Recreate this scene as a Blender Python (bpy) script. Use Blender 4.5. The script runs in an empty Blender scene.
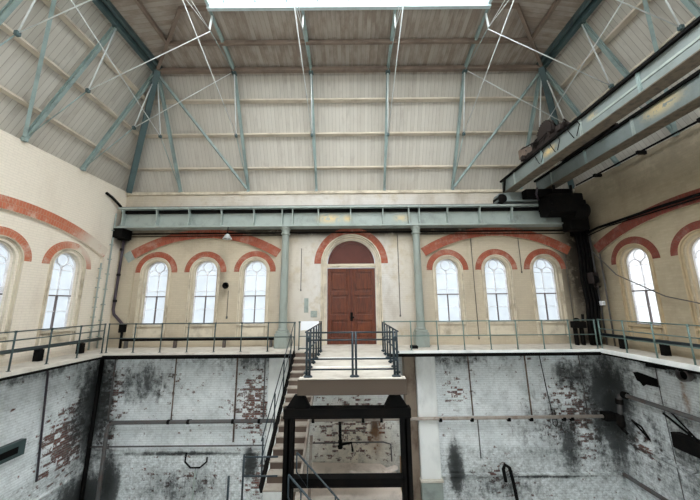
import bpy, bmesh, math, random
from mathutils import Vector, Matrix
from mathutils.geometry import tessellate_polygon
random.seed(7)
scn = bpy.context.scene
COL = scn.collection
PI = math.pi
# ------------------------------------------------------------------ dimensions (metres; z = 0 is the gallery floor)
WX, WY, FY = 10.25, 12.6, -8.0        # side walls, far wall, near wall
EAVE, BRK, RUN = 6.75, 11.0, 2.4      # eaves, break of the roof slope
PIT = -6.8                            # pit floor
GX, GY = 9.1, 11.1                    # gallery edges
SKX, SKY = 4.65, 8.0                  # skylight half width and far edge

# ------------------------------------------------------------------ materials
def new_mat(name):
    m = bpy.data.materials.new(name); m.use_nodes = True
    nt = m.node_tree; b = nt.nodes['Principled BSDF']
    return m, nt, b
class N:                               # tiny node-building helper
    def __init__(s, nt): s.nt = nt
    def n(s, t, **kw):
        x = s.nt.nodes.new(t)
        for k, v in kw.items(): setattr(x, k, v)
        return x
    def put(s, sock, v):
        if isinstance(v, bpy.types.NodeSocket): s.nt.links.new(v, sock)
        else: sock.default_value = v
    def math(s, op, a, b=0.0, c=None, clamp=False):
        x = s.n('ShaderNodeMath', operation=op, use_clamp=clamp)
        s.put(x.inputs[0], a); s.put(x.inputs[1], b)
        if c is not None: s.put(x.inputs[2], c)
        return x.outputs[0]
    def mix(s, f, a, b, mode='MIX'):
        x = s.n('ShaderNodeMix', data_type='RGBA', blend_type=mode)
        s.put(x.inputs[0], f); s.put(x.inputs[6], a); s.put(x.inputs[7], b)
        return x.outputs[2]
    def noise(s, vec, scale, detail=5, rough=.6, dist=0):
        x = s.n('ShaderNodeTexNoise'); s.put(x.inputs['Vector'], vec)
        x.inputs['Scale'].default_value = scale; x.inputs['Detail'].default_value = detail
        x.inputs['Roughness'].default_value = rough; x.inputs['Distortion'].default_value = dist
        return x.outputs[0]
    def ramp(s, v, lo, hi):
        x = s.n('ShaderNodeMapRange', interpolation_type='SMOOTHSTEP')
        s.put(x.inputs[0], v); x.inputs[1].default_value = lo; x.inputs[2].default_value = hi
        return x.outputs[0]
    def pos(s): return s.n('ShaderNodeNewGeometry').outputs['Position']
    def scaled(s, vec, sc):
        x = s.n('ShaderNodeVectorMath', operation='MULTIPLY'); s.put(x.inputs[0], vec); x.inputs[1].default_value = sc
        return x.outputs[0]
    def blob(s, vec, c, r):
        a = s.n('ShaderNodeVectorMath', operation='SUBTRACT'); s.put(a.inputs[0], vec); a.inputs[1].default_value = c
        b = s.scaled(a.outputs[0], (1/r[0], 1/r[1], 1/r[2]))
        l = s.n('ShaderNodeVectorMath', operation='LENGTH'); s.put(l.inputs[0], b)
        x = s.n('ShaderNodeMapRange', interpolation_type='SMOOTHSTEP'); s.put(x.inputs[0], l.outputs['Value'])
        x.inputs[1].default_value = 1.0; x.inputs[2].default_value = 0.0; x.inputs[3].default_value = 0; x.inputs[4].default_value = 1
        return x.outputs[0]
    def blobs(s, vec, lst):
        o = None
        for c, r, w in lst:
            b = s.math('MULTIPLY', s.blob(vec, c, r), w)
            o = b if o is None else s.math('MAXIMUM', o, b)
        return o
    def wallvec(s, p):                # (x + y, z, 0): running length along any wall, and height
        q = s.n('ShaderNodeSeparateXYZ'); s.put(q.inputs[0], p)
        c = s.n('ShaderNodeCombineXYZ'); s.put(c.inputs[0], s.math('ADD', q.outputs[0], q.outputs[1])); s.put(c.inputs[1], q.outputs[2])
        return c.outputs[0]
    def brick(s, vec, a, b, mortar, sc=1.0, ms=.012):
        x = s.n('ShaderNodeTexBrick'); s.put(x.inputs['Vector'], vec)
        x.inputs['Color1'].default_value = a; x.inputs['Color2'].default_value = b; x.inputs['Mortar'].default_value = mortar
        x.inputs['Scale'].default_value = sc; x.inputs['Mortar Size'].default_value = ms
        x.inputs['Brick Width'].default_value = .235; x.inputs['Row Height'].default_value = .082
        return x
    def bump(s, h, b, strength=.3, dist=.02):
        x = s.n('ShaderNodeBump'); s.put(x.inputs['Height'], h); x.inputs['Strength'].default_value = strength
        x.inputs['Distance'].default_value = dist; s.put(b.inputs['Normal'], x.outputs[0])
def c4(c): return (c[0], c[1], c[2], 1)
def plain(name, col, rough=.6, metal=0, dirt=None, amt=.5, scale=3.0, spec=.4, stretch=(1, 1, 1)):
    m, nt, b = new_mat(name); k = N(nt)
    b.inputs['Roughness'].default_value = rough; b.inputs['Metallic'].default_value = metal
    b.inputs['Specular IOR Level'].default_value = spec
    p = k.scaled(k.pos(), stretch)
    if dirt is None: dirt = tuple(x*.45 for x in col)
    f = k.math('MULTIPLY', k.ramp(k.noise(p, scale, 6, .65), .42, .72), amt)
    k.put(b.inputs['Base Color'], k.mix(f, c4(col), c4(dirt)))
    k.bump(k.noise(p, scale*9, 4), b, .12, .01)
    return m
def painted_brick(name, col, col2, dirt, amt, blobs=None, pale=None):
    m, nt, b = new_mat(name); k = N(nt); p = k.pos(); b.inputs['Roughness'].default_value = .75
    b.inputs['Specular IOR Level'].default_value = .25
    br = k.brick(k.wallvec(p), c4(col), c4(col2), c4(tuple(x*.92 for x in col)))
    c0 = br.outputs[0]
    if pale: c0 = k.mix(k.math('MULTIPLY', k.blobs(p, pale), k.ramp(k.noise(p, 1.4, 6, .7), .3, .52), clamp=True), c0, (.66, .635, .60, 1))
    f = k.math('MULTIPLY', k.ramp(k.noise(k.scaled(p, (1, 1, .45)), .9, 7, .65), .45, .8), amt)
    f2 = k.math('MULTIPLY', k.ramp(k.noise(p, 5, 5, .7), .55, .8), amt*.6)
    f = k.math('MAXIMUM', f, f2)
    c = k.mix(f, c0, c4(dirt))
    if blobs:
        bl = k.math('MULTIPLY', k.blobs(p, blobs), k.ramp(k.noise(p, 2.5, 6, .7), .12, .55), clamp=True)
        c = k.mix(bl, c, c4(tuple(x*.18 for x in dirt)))
    k.put(b.inputs['Base Color'], c)
    h = k.math('ADD', k.math('MULTIPLY', br.outputs[1], -1.0), k.math('MULTIPLY', k.noise(p, 14, 4), .5))
    k.bump(h, b, .35, .012)
    return m
SOOT_SHADE_UP = [((-10.0, 12.5, 4.8), (.8, .8, 1.1), .95), ((9.95, 12.5, 3.4), (1.35, 1.5, 4.6), 1.35), ((0, 12.6, 4.9), (16, .4, .42), 1.6),
           ((-5.7, 12.6, 2.8), (.45, .4, 2.0), .45), ((9.9, 12.5, .2), (1.8, .8, .6), .9), ((-10.1, 12.2, .3), (.9, .9, .8), .5), ((9.6, 12.5, 5.6), (1.6, 1.4, 1.2), 1.0)]  # soot, plus a strip painting grime and shadow under the runway girder
M = {}
M['cream_lit'] = painted_brick('lit_cream_painted_brick', (.87, .79, .675), (.85, .775, .66), (.48, .39, .29), .4, SOOT_SHADE_UP)  # left wall's cream, lightened to paint in the daylight falling on it
M['cream'] = painted_brick('cream_painted_brick', (.565, .49, .37), (.53, .455, .345), (.30, .24, .175), .7, SOOT_SHADE_UP, [((0, 12.6, 2.5), (4.2, 1, 7), 1.4), ((0, 12.6, 6.2), (14, 1, 1.1), 1.0)])
M['tan'] = painted_brick('buff_brick', (.48, .405, .29), (.43, .365, .255), (.23, .185, .13), .6, SOOT_SHADE_UP + [((10.25, 7, 6.5), (.5, 10, 1.9), .6)])  # right wall's own brown and dirt, with some crane shade painted in
M['ochre'] = plain('cream_plaster', (.68, .61, .485), .7, dirt=(.30, .24, .17), amt=.75, scale=1.6)

def pit_material():
    m, nt, b = new_mat('whitewashed_pit_brick'); k = N(nt); p = k.pos(); w = k.wallvec(p)
    b.inputs['Roughness'].default_value = .7; b.inputs['Specular IOR Level'].default_value = .3
    sep = k.n('ShaderNodeSeparateXYZ'); k.put(sep.inputs[0], p); z = sep.outputs[2]
    red = k.brick(w, (.20, .075, .055, 1), (.12, .05, .045, 1), (.20, .185, .17, 1), 1, .015)
    peelb = k.blobs(p, [((-10.2, 11.3, -3.0), (.7, 1.5, 2.2), .30), ((-9.6, 12.3, -2.0), (.9, .7, 2.4), .28), ((-3.9, 12.3, -2.2), (1.3, .7, 2.2), .25),
        ((-7.2, 12.3, -1.4), (1.4, .6, .8), .13), ((4.1, 12.3, -1.7), (.8, .6, .9), .2), ((8.7, 12.3, -2.6), (1.9, .7, 2.6), .23), ((0, 12.8, -3.2), (2.6, .8, 2.4), .2),
        ((10.2, 11.2, -3.3), (.6, 1.4, .7), .2), ((-3.6, 12.3, -4.6), (1, .7, 1.6), .2), ((5.6, 12.3, -4.8), (1.6, .7, 1.2), .12), ((-6.5, 12.3, -4.9), (2.6, .7, 1.2), .1)])
    n1 = k.noise(w, 4.2, 10, .78); n2 = k.noise(w, .8, 4, .5)
    row = k.n('ShaderNodeVectorMath', operation='SNAP'); k.put(row.inputs[0], w); row.inputs[1].default_value = (.235, .082, 1)
    n3 = k.n('ShaderNodeTexWhiteNoise', noise_dimensions='2D'); k.put(n3.inputs['Vector'], row.outputs[0]); n3 = n3.outputs[0]
    pv = k.math('ADD', k.math('ADD', k.math('MULTIPLY', n1, .85), k.math('MULTIPLY', n3, .16)), k.math('ADD', k.math('MULTIPLY', n2, .12), k.math('MULTIPLY', peelb, .75)))
    peel = k.ramp(pv, .69, .725)
    wash = k.mix(k.ramp(k.noise(w, 1.1, 6, .6), .35, .7), (.92, .96, .97, 1), (.76, .81, .82, 1))
    wash = k.mix(k.math('MULTIPLY', red.outputs[1], .22), wash, (.42, .44, .43, 1))
    low = k.ramp(z, -3.62, -3.85)
    wash = k.mix(k.math('MULTIPLY', low, k.ramp(k.noise(w, 7, 9, .8), .38, .74)), wash, (.24, .265, .255, 1))
    wash = k.mix(k.blob(p, (0, 12.8, -3.8), (3.2, .9, 2.6)), wash, (.90, .83, .70, 1))  # warm tint painting the brighter light inside the alcove
    c = k.mix(peel, wash, red.outputs[0])
    sv = k.math('ADD', k.math('MULTIPLY', k.noise(k.scaled(w, (1.6, .45, 1)), 1.6, 8, .7), .45), k.math('MULTIPLY', n1, .55))
    stain_shade = k.blobs(p, [((-10.1, 12.3, -2.2), (1.5, 1.6, 4.0), .8), ((10.1, 12.3, -2.2), (2.0, 1.9, 4.2), .85), ((-10, 12.3, -5.4), (1.8, 2.4, 1.8), .9), ((-8.3, 12.3, -1.3), (2.2, .8, 1.6), .5),
        ((-3.2, 12.3, -4.4), (.35, .6, .9), .9), ((3.9, 12.3, -4.4), (.5, .6, 1.5), 1.0), ((-3.9, 12.3, -4.2), (.5, .6, 1.0), .9), ((8.9, 12.3, -1.2), (1.8, .6, 1.2), .6), ((.9, 12.8, -3.2), (.3, .8, .75), .95), ((-9.2, 12.3, -4.9), (.7, .6, 1.8), .95), ((8.3, 12.3, -3.6), (.8, .6, 2.0), .7),
        ((-6.5, 12.3, -3.85), (4, .5, .16), .7), ((0, 12.3, -.25), (14, .6, 1.3), .55), ((7, 12.3, -4.75), (4, .5, .14), .6), ((-10.2, 9, -.4), (.5, 5, .5), .5), ((10.2, 9, -.4), (.5, 5, .5), .6), ((10.2, 9.5, -3.0), (.5, 5, 3.5), .42), ((8.0, 12.3, -3), (3.5, .5, 3), .35), ((5.5, 12.3, -5), (3.5, .5, 1.2), .4), ((-6.5, 12.3, -5), (3.5, .5, 1.2), .4), ((0, 12.8, -4), (2.6, .8, 3), .2)])  # real stains, plus a band painting the shadow under the far gallery
    sf = k.math('MULTIPLY', k.ramp(stain_shade, .0, .35), k.ramp(k.math('ADD', sv, k.math('MULTIPLY', stain_shade, .30)), .54, .70), clamp=True)
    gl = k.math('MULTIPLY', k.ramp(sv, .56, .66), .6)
    soft = k.math('MULTIPLY', k.math('MULTIPLY', stain_shade, 1.1), k.ramp(k.math('ADD', k.noise(w, 1.3, 8, .7), k.math('MULTIPLY', stain_shade, .25)), .32, .75), clamp=True)
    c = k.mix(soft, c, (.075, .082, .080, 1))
    mott = k.math('MULTIPLY', k.ramp(k.noise(w, 2.6, 10, .8), .46, .68), .42)
    c = k.mix(mott, c, (.27, .28, .265, 1))
    c = k.mix(k.math('MULTIPLY', k.math('MAXIMUM', sf, gl), .85), c, (.022, .026, .026, 1))
    rust = k.math('MULTIPLY', k.blobs(p, [((.95, 12.8, -3.5), (.55, .8, 1.2), .8), ((2.0, 12.8, -2.9), (.3, .8, .5), .7), ((10.2, 9.55, -1.15), (.4, .16, .75), 1.0), ((-2.0, 12.8, -2.8), (.3, .8, .4), .8)]), k.ramp(sv, .3, .6))
    c = k.mix(rust, c, (.26, .12, .045, 1))
    k.put(b.inputs['Base Color'], c)
    h = k.math('ADD', k.math('MULTIPLY', red.outputs[1], -.8), k.math('MULTIPLY', pv, 1.0))
    k.bump(h, b, .6, .02)
    return m
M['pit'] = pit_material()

def board_material():
    m, nt, b = new_mat('roof_boarding'); k = N(nt); g = k.n('ShaderNodeNewGeometry'); p = g.outputs['Position']
    b.inputs['Roughness'].default_value = .75; b.inputs['Specular IOR Level'].default_value = .2
    s = k.n('ShaderNodeSeparateXYZ'); k.put(s.inputs[0], p)
    nn = k.n('ShaderNodeSeparateXYZ'); k.put(nn.inputs[0], g.outputs['True Normal'])
    side = k.math('GREATER_THAN', k.math('ABSOLUTE', nn.outputs[0]), k.math('ABSOLUTE', nn.outputs[1]))
    u = k.math('ADD', k.math('MULTIPLY', side, s.outputs[1]), k.math('MULTIPLY', k.math('SUBTRACT', 1.0, side), s.outputs[0]))
    t = k.math('DIVIDE', u, .155)
    fr = k.math('FRACT', t); idx = k.math('FLOOR', t)
    gap = k.math('LESS_THAN', fr, .09)
    wn = k.n('ShaderNodeTexWhiteNoise', noise_dimensions='1D'); k.put(wn.inputs['W'], idx)
    base = k.mix(wn.outputs[0], (.61, .58, .525, 1), (.55, .52, .465, 1))
    cv = k.n('ShaderNodeCombineXYZ'); k.put(cv.inputs[0], k.math('MULTIPLY', u, 2.2)); k.put(cv.inputs[1], k.math('ADD', s.outputs[2], k.math('MULTIPLY', idx, 3.7)))
    k.put(cv.inputs[2], k.math('SUBTRACT', k.math('ADD', s.outputs[0], s.outputs[1]), u))
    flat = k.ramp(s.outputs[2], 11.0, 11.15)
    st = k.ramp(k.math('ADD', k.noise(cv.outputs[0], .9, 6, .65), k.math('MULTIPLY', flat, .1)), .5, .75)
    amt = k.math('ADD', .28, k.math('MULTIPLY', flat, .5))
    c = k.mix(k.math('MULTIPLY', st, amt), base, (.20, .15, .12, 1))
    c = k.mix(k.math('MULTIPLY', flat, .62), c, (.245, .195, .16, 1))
    c = k.mix(k.math('MULTIPLY', gap, .45), c, (.16, .13, .10, 1))
    k.put(b.inputs['Base Color'], c)
    k.bump(k.math('SUBTRACT', 1.0, gap), b, .5, .012)
    return m
M['boards'] = board_material()
def arch_brick(name, a, b2, mort, worn):
    m, nt, b = new_mat(name); k = N(nt); uv = k.n('ShaderNodeTexCoord').outputs['UV']
    b.inputs['Roughness'].default_value = .75
    br = k.brick(uv, c4(a), c4(b2), c4(mort), 1, .006)
    br.inputs['Brick Width'].default_value = .09; br.inputs['Row Height'].default_value = .2
    f = k.math('MULTIPLY', k.ramp(k.noise(k.pos(), 2.6, 7, .7), .48, .68), worn)
    if name.startswith('salmon'):
        f = k.math('MAXIMUM', f, k.math('MULTIPLY', k.blobs(k.pos(), [((-10.2, 11.5, 4.0), (.6, 1.7, 1.2), 1.3), ((-10.2, 10.75, 3.75), (.6, .45, .4), 1.0)]), k.ramp(k.noise(k.pos(), 3, 6, .7), .3, .5), clamp=True))
    k.put(b.inputs['Base Color'], k.mix(f, br.outputs[0], (.70, .62, .52, 1)))
    k.bump(k.math('MULTIPLY', br.outputs[1], -1.0), b, .3, .01)
    return m
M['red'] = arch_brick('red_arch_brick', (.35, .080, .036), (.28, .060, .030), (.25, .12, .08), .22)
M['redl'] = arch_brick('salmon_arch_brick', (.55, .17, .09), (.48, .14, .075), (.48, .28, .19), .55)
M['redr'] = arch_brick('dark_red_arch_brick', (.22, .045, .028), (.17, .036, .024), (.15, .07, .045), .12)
M['teal'] = plain('teal_painted_steel', (.29, .375, .365), .5, dirt=(.10, .12, .11), amt=.5, scale=2)
M['hip'] = plain('dark_teal_steel', (.075, .12, .125), .5, dirt=(.03, .04, .04), amt=.5, scale=2)
M['rod'] = plain('white_painted_rod', (.72, .76, .76), .45, dirt=(.4, .42, .42), amt=.4)
M['purlin'] = plain('timber_purlin', (.66, .59, .49), .7, dirt=(.3, .24, .18), amt=.5, scale=1.2)
M['brownp'] = plain('brown_timber_purlin', (.23, .175, .14), .7, dirt=(.10, .07, .055), amt=.6, scale=1.5)
def girder_mat(name, col, blobs):
    m, nt, b = new_mat(name); k = N(nt); p = k.pos(); b.inputs['Roughness'].default_value = .5
    f = k.math('MULTIPLY', k.ramp(k.noise(p, 1.8, 7, .7), .45, .75), .55)
    c = k.mix(f, c4(col), (.12, .14, .125, 1))
    y = k.math('MULTIPLY', k.blobs(p, blobs), k.ramp(k.noise(p, 5.5, 4, .6), .40, .47))
    c = k.mix(y, c, (.66, .50, .24, 1))
    k.put(b.inputs['Base Color'], c); k.bump(k.noise(p, 20, 4), b, .15, .01)
    return m
M['girder'] = girder_mat('grey_green_girder_paint', (.345, .395, .37), [((-.95, 12.1, 5.35), (.75, .6, .3), 1), ((-.15, 12.1, 5.35), (.3, .6, .25), .9), ((2.2, 12.1, 5.35), (.5, .6, .25), .7)])
M['crane'] = girder_mat('grey_green_crane_paint', (.20, .235, .23), [((6.76, 9.1, 6.75), (.4, .5, .22), 1), ((6.9, 7.3, 6.8), (.4, .3, .15), .6), ((8.35, 6.9, 6.8), (.4, .8, .3), .8)])
M['flange'] = plain('brown_perforated_flange', (.13, .105, .075), .6, dirt=(.03, .025, .02), amt=.8, scale=7)
M['black'] = plain('black_steel', (.005, .005, .005), .65, dirt=(.013, .010, .008), amt=.6, scale=4, spec=.06)
M['rail'] = plain('dark_green_rail_paint', (.045, .075, .075), .4, dirt=(.025, .03, .03), amt=.5)
M['railg'] = plain('green_rail_paint', (.15, .23, .21), .4, dirt=(.06, .08, .07), amt=.5)
M['navy'] = plain('blue_black_rail_paint', (.020, .035, .045), .4, dirt=(.01, .012, .014), amt=.5)
M['column'] = plain('grey_green_column_paint', (.295, .335, .305), .45, dirt=(.2, .2, .17), amt=.5, scale=2.5, stretch=(1, 1, .4))
M['concrete'] = plain('pale_concrete', (.66, .62, .55), .8, dirt=(.36, .31, .25), amt=.5, scale=2.2)
M['floor'] = plain('pale_pit_floor', (.78, .80, .80), .8, amt=.2, scale=1)
M['fascia'] = plain('brown_weathered_fascia', (.088, .066, .049), .75, dirt=(.09, .065, .05), amt=.6, scale=2.5, stretch=(.4, 1, 3))
M['tread'] = plain('worn_stair_tread', (.42, .375, .32), .75, dirt=(.2, .15, .12), amt=.6, scale=4)
M['riser'] = plain('brown_stair_riser', (.13, .095, .075), .75, dirt=(.09, .06, .05), amt=.6, scale=4)
M['pipe'] = plain('dull_pipe', (.10, .10, .10), .5, dirt=(.10, .055, .04), amt=.7, scale=3)
M['pipel'] = plain('pale_pipe', (.42, .37, .32), .5, dirt=(.16, .10, .07), amt=.7, scale=3)
M['rustrod'] = plain('rusty_rod', (.10, .06, .045), .7, dirt=(.30, .24, .18), amt=.7, scale=2.5)
M['plum'] = plain('plum_black_drainpipe', (.045, .032, .045), .4, dirt=(.02, .02, .02), amt=.5)
M['rusty'] = plain('rusty_machinery', (.022, .014, .012), .7, dirt=(.02, .015, .014), amt=.8, scale=5)
M['white'] = plain('white_washed_pier', (.88, .90, .88), .7, dirt=(.45, .47, .46), amt=.5, scale=1.3, stretch=(1, 1, .5))
M['brownpier'] = plain('brown_pier_side', (.27, .215, .165), .8, dirt=(.09, .05, .035), amt=.8, scale=1.8, stretch=(1, 1, .6))
M['sash'] = plain('lilac_grey_sash_paint', (.90, .90, .93), .5, dirt=(.3, .24, .22), amt=.4)
M['sashd'] = plain('dark_sash_bar', (.16, .13, .13), .5, amt=.4)
M['paper'] = plain('white_notice', (.82, .84, .88), .6, amt=.1)
M['plate'] = plain('grey_green_plate', (.33, .38, .35), .5, amt=.5)
M['lampgrey'] = plain('grey_lamp_metal', (.50, .51, .50), .4, amt=.4)
M['slab'] = plain('pinkish_stone', (.90, .80, .72), .8, dirt=(.42, .34, .28), amt=.5, scale=2)
M['timber'] = plain('raw_timber', (.40, .25, .13), .7, amt=.5, stretch=(1, 1, .3))
M['curb'] = plain('pale_blue_curb', (.52, .62, .64), .5, amt=.3)
def wood_door():
    m, nt, b = new_mat('varnished_door_wood'); k = N(nt); p = k.pos(); b.inputs['Roughness'].default_value = .35
    n = k.noise(k.scaled(p, (9, 9, .7)), 2.2, 7, .6, .8); n2 = k.noise(p, 1.3, 4)
    c = k.mix(k.ramp(n, .3, .7), (.15, .034, .010, 1), (.055, .011, .005, 1))
    c = k.mix(k.math('MULTIPLY', k.ramp(n2, .5, .75), .5), c, (.22, .058, .017, 1))
    k.put(b.inputs['Base Color'], c); k.bump(n, b, .15, .005)
    return m
M['door'] = wood_door()
M['lunette'] = plain('dark_red_lunette_panel', (.10, .026, .018), .35, dirt=(.06, .015, .012), amt=.6, scale=2)
def pane_mat(name, col, strength):
    m, nt, b = new_mat(name); k = N(nt); p = k.pos()
    b.inputs['Base Color'].default_value = (.25, .27, .28, 1); b.inputs['Roughness'].default_value = .25
    c = k.mix(k.ramp(k.noise(p, 1.7, 4), .35, .7), c4(col), c4(tuple(x*.86 for x in col)))
    k.put(b.inputs['Emission Color'], c); b.inputs['Emission Strength'].default_value = strength
    return m
M['glassw'] = pane_mat('daylit_frosted_glass', (.90, .95, 1.0), .62)
M['glassb'] = pane_mat('daylit_blue_frosted_glass', (.78, .88, .97), .40)
M['glass_fill'] = pane_mat('fill_light_glass', (.88, .95, 1.0), 7.0)  # strong glow for unseen windows, added as fill light
M['sky'] = pane_mat('daylit_skylight_glass', (.95, .985, 1.0), 4.6)

# ------------------------------------------------------------------ mesh building
class MB:
    def __init__(s): s.v = []; s.f = []; s.uv = {}; s.smooth = set()
    def add(s, vs, fs, smooth=False, uv=None):
        o = len(s.v); s.v += [tuple(x) for x in vs]
        for i, f in enumerate(fs):
            if smooth: s.smooth.add(len(s.f))
            if uv: s.uv[len(s.f)] = uv[i]
            s.f.append([o+j for j in f])
        return s
    def box(s, x0, x1, y0, y1, z0, z1):
        v = [(x, y, z) for x in (x0, x1) for y in (y0, y1) for z in (z0, z1)]
        return s.add(v, [(0, 1, 3, 2), (4, 6, 7, 5), (0, 4, 5, 1), (2, 3, 7, 6), (0, 2, 6, 4), (1, 5, 7, 3)])
    def bar(s, p, q, w, h, up=(0, 0, 1)):
        p, q = Vector(p), Vector(q); d = (q-p).normalized(); u = Vector(up)
        if abs(d.dot(u)) > .98: u = Vector((0, 1, 0))
        a = d.cross(u).normalized(); u = a.cross(d).normalized()
        v = [e + a*(i*w/2) + u*(j*h/2) for e in (p, q) for i in (-1, 1) for j in (-1, 1)]
        return s.add(v, [(0, 1, 3, 2), (4, 6, 7, 5), (0, 4, 5, 1), (2, 3, 7, 6), (0, 2, 6, 4), (1, 5, 7, 3)])
    def ibeam(s, p, q, w, h, t, up=(0, 0, 1)):       # web plus two flanges
        p, q = Vector(p), Vector(q); d = (q-p).normalized(); u = Vector(up); a = d.cross(u).normalized(); u = a.cross(d).normalized()
        s.bar(p, q, t, h-2*t, up)
        s.bar(p+u*(h/2-t/2), q+u*(h/2-t/2), w, t, up); return s.bar(p-u*(h/2-t/2), q-u*(h/2-t/2), w, t, up)
    def tube(s, pts, r, n=8):
        pts = [Vector(p) for p in pts]; vs = []; fs = []
        ref = None
        for i, p in enumerate(pts):
            d = ((pts[min(i+1, len(pts)-1)] - pts[max(i-1, 0)])).normalized()
            if ref is None: ref = Vector((0, 0, 1)) if abs(d.z) < .9 else Vector((1, 0, 0))
            a = d.cross(ref).normalized(); b = a.cross(d).normalized(); ref = b
            rr = r[i] if isinstance(r, (list, tuple)) else r
            for k in range(n): vs.append(p + a*(rr*math.cos(2*PI*k/n)) + b*(rr*math.sin(2*PI*k/n)))
        for i in range(len(pts)-1):
            for k in range(n): fs.append((i*n+k, i*n+(k+1) % n, (i+1)*n+(k+1) % n, (i+1)*n+k))
        s.add(vs, fs, True)
        o = len(s.v)-len(vs)
        s.f.append([o+k for k in range(n)][::-1]); s.f.append([o+(len(pts)-1)*n+k for k in range(n)])
        return s
    def lathe(s, prof, c, n=20, axis='z'):
        vs = []; fs = []
        for r, h in prof:
            for k in range(n):
                a = 2*PI*k/n; x, y = r*math.cos(a), r*math.sin(a)
                vs.append({'z': (c[0]+x, c[1]+y, c[2]+h), 'x': (c[0]+h, c[1]+x, c[2]+y), 'y': (c[0]+x, c[1]+h, c[2]+y)}[axis])
        for i in range(len(prof)-1):
            for k in range(n): fs.append((i*n+k, i*n+(k+1) % n, (i+1)*n+(k+1) % n, (i+1)*n+k))
        fs.append(tuple(range(n))[::-1]); fs.append(tuple(range((len(prof)-1)*n, len(prof)*n)))
        return s.add(vs, fs, False)
    def prism(s, loop, fn, d0, d1, holes=()):
        loops = [list(loop)] + [list(h) for h in holes]
        flat = [p for l in loops for p in l]; nv = len(flat)
        tris = tessellate_polygon([[Vector((a, b, 0)) for a, b in l] for l in loops])
        vs = [fn(a, b, d0) for a, b in flat] + [fn(a, b, d1) for a, b in flat]
        fs = [tuple(t) for t in tris] + [tuple(i+nv for i in t)[::-1] for t in tris]
        o = 0
        for l in loops:
            n = len(l)
            for i in range(n): fs.append((o+i, o+(i+1) % n, nv+o+(i+1) % n, nv+o+i))
            o += n
        return s.add(vs, fs)
    def archband(s, cu, cv, r0, r1, a0, a1, fn, d0, d1, n=32):
        vs = []; fs = []; uv = []
        for i in range(n+1):
            a = a0+(a1-a0)*i/n
            for r in (r0, r1):
                for d in (d0, d1): vs.append(fn(cu+r*math.cos(a), cv+r*math.sin(a), d))
        L = (r0+r1)/2*abs(a1-a0)/n
        for i in range(n):
            o, p = i*4, i*4+4
            u0, u1 = i*L, i*L+L
            for q, (va, vb) in zip(((o, o+2, p+2, p), (o+1, p+1, p+3, o+3), (o, p, p+1, o+1), (o+2, o+3, p+3, p+2)), ((0, r1-r0), (0, r1-r0), (0, .1), (0, .1))):
                fs.append(q)
                if q[1] == o+2 or q == (o+2, o+3, p+3, p+2): uv.append([(u0, va), (u0, vb), (u1, vb), (u1, va)])
                else: uv.append([(u0, va), (u1, va), (u1, vb), (u0, vb)])
        fs += [(0, 1, 3, 2), (n*4, n*4+2, n*4+3, n*4+1)]; uv += [[(0, 0), (.1, 0), (.1, .3), (0, .3)]]*2
        return s.add(vs, fs, False, uv)
    def build(s, name, mat, parent=None, bevel=0):
        me = bpy.data.meshes.new(name); off = Vector((0, 0, 0))
        if parent is not None:
            q = parent
            while q is not None: off += q.location; q = q.parent
        else:
            xs = [p[0] for p in s.v]; ys = [p[1] for p in s.v]; zs = [p[2] for p in s.v]
            off = Vector(((min(xs)+max(xs))/2, (min(ys)+max(ys))/2, min(zs)))
        me.from_pydata([Vector(p)-off for p in s.v], [], s.f)
        if s.uv:
            ul = me.uv_layers.new(name='UVMap')
            for i, p in enumerate(me.polygons):
                if i in s.uv:
                    for li, c in zip(p.loop_indices, s.uv[i]): ul.data[li].uv = c
        for i in s.smooth: me.polygons[i].use_smooth = True
        bm = bmesh.new(); bm.from_mesh(me); bmesh.ops.recalc_face_normals(bm, faces=bm.faces[:]); bm.to_mesh(me); bm.free()
        me.materials.append(mat)
        o = bpy.data.objects.new(name, me); COL.objects.link(o)
        if parent is None: o.location = off
        else: o.parent = parent
        if bevel:
            b = o.modifiers.new('edge', 'BEVEL'); b.width = bevel; b.segments = 2; b.limit_method = 'ANGLE'
        return o
def tag(o, label, cat, group=None, kind=None):
    o['label'] = label; o['category'] = cat
    if group: o['group'] = group
    if kind: o['kind'] = kind
    return o
def thing(name, label, cat, loc, group=None, kind=None):
    o = bpy.data.objects.new(name, None); o.location = loc; COL.objects.link(o)
    return tag(o, label, cat, group, kind)
def one(mb, name, mat, label, cat, group=None, kind=None, bevel=0):
    return tag(mb.build(name, mat, None, bevel), label, cat, group, kind)
def structure(mb, name, mat, label, cat, bevel=0): return one(mb, name, mat, label, cat, None, 'structure', bevel)
def B(*a): return MB().box(*a)
def Tb(pts, r, n=8): return MB().tube(pts, r, n)
fback = lambda u, v, d: (u, WY+d, v)
ffront = lambda u, v, d: (u, FY-d, v)
fleft = lambda u, v, d: (-WX-d, u, v)
fright = lambda u, v, d: (WX+d, u, v)

# ------------------------------------------------------------------ upper walls
BW = {'back': ([-6.35, 6.35], 3.08), 'side': ([8.27, -.13], 3.45)}
def seg(hw, spring, crown):                     # radius and centre height of a segmental arch
    r = crown-spring; R = (hw*hw+r*r)/(2*r); return R, crown-R
def bay_loop(c, hw):
    spring, crown = (3.72, 4.60) if hw < 3.2 else (3.66, 4.52)
    R, cz = seg(hw, spring, crown); a = math.asin(hw/R)
    return [(c-hw, .012), (c+hw, .012)] + [(c+R*math.sin(a-2*a*i/24), cz+R*math.cos(a-2*a*i/24)) for i in range(25)]
def round_loop(c, hw, z0, spring, n=20):
    return [(c-hw, z0), (c+hw, z0)] + [(c+hw*math.cos(PI*i/n), spring+hw*math.sin(PI*i/n)) for i in range(n+1)]
WZ0, WSP, WHW = .92, 3.11, .49
WIN_B = [-8.5, -6.36, -4.2, 4.2, 6.33, 8.45]
WIN_S = [10.42, 8.27, 6.12, 2.02, -.13, -2.28]
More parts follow.
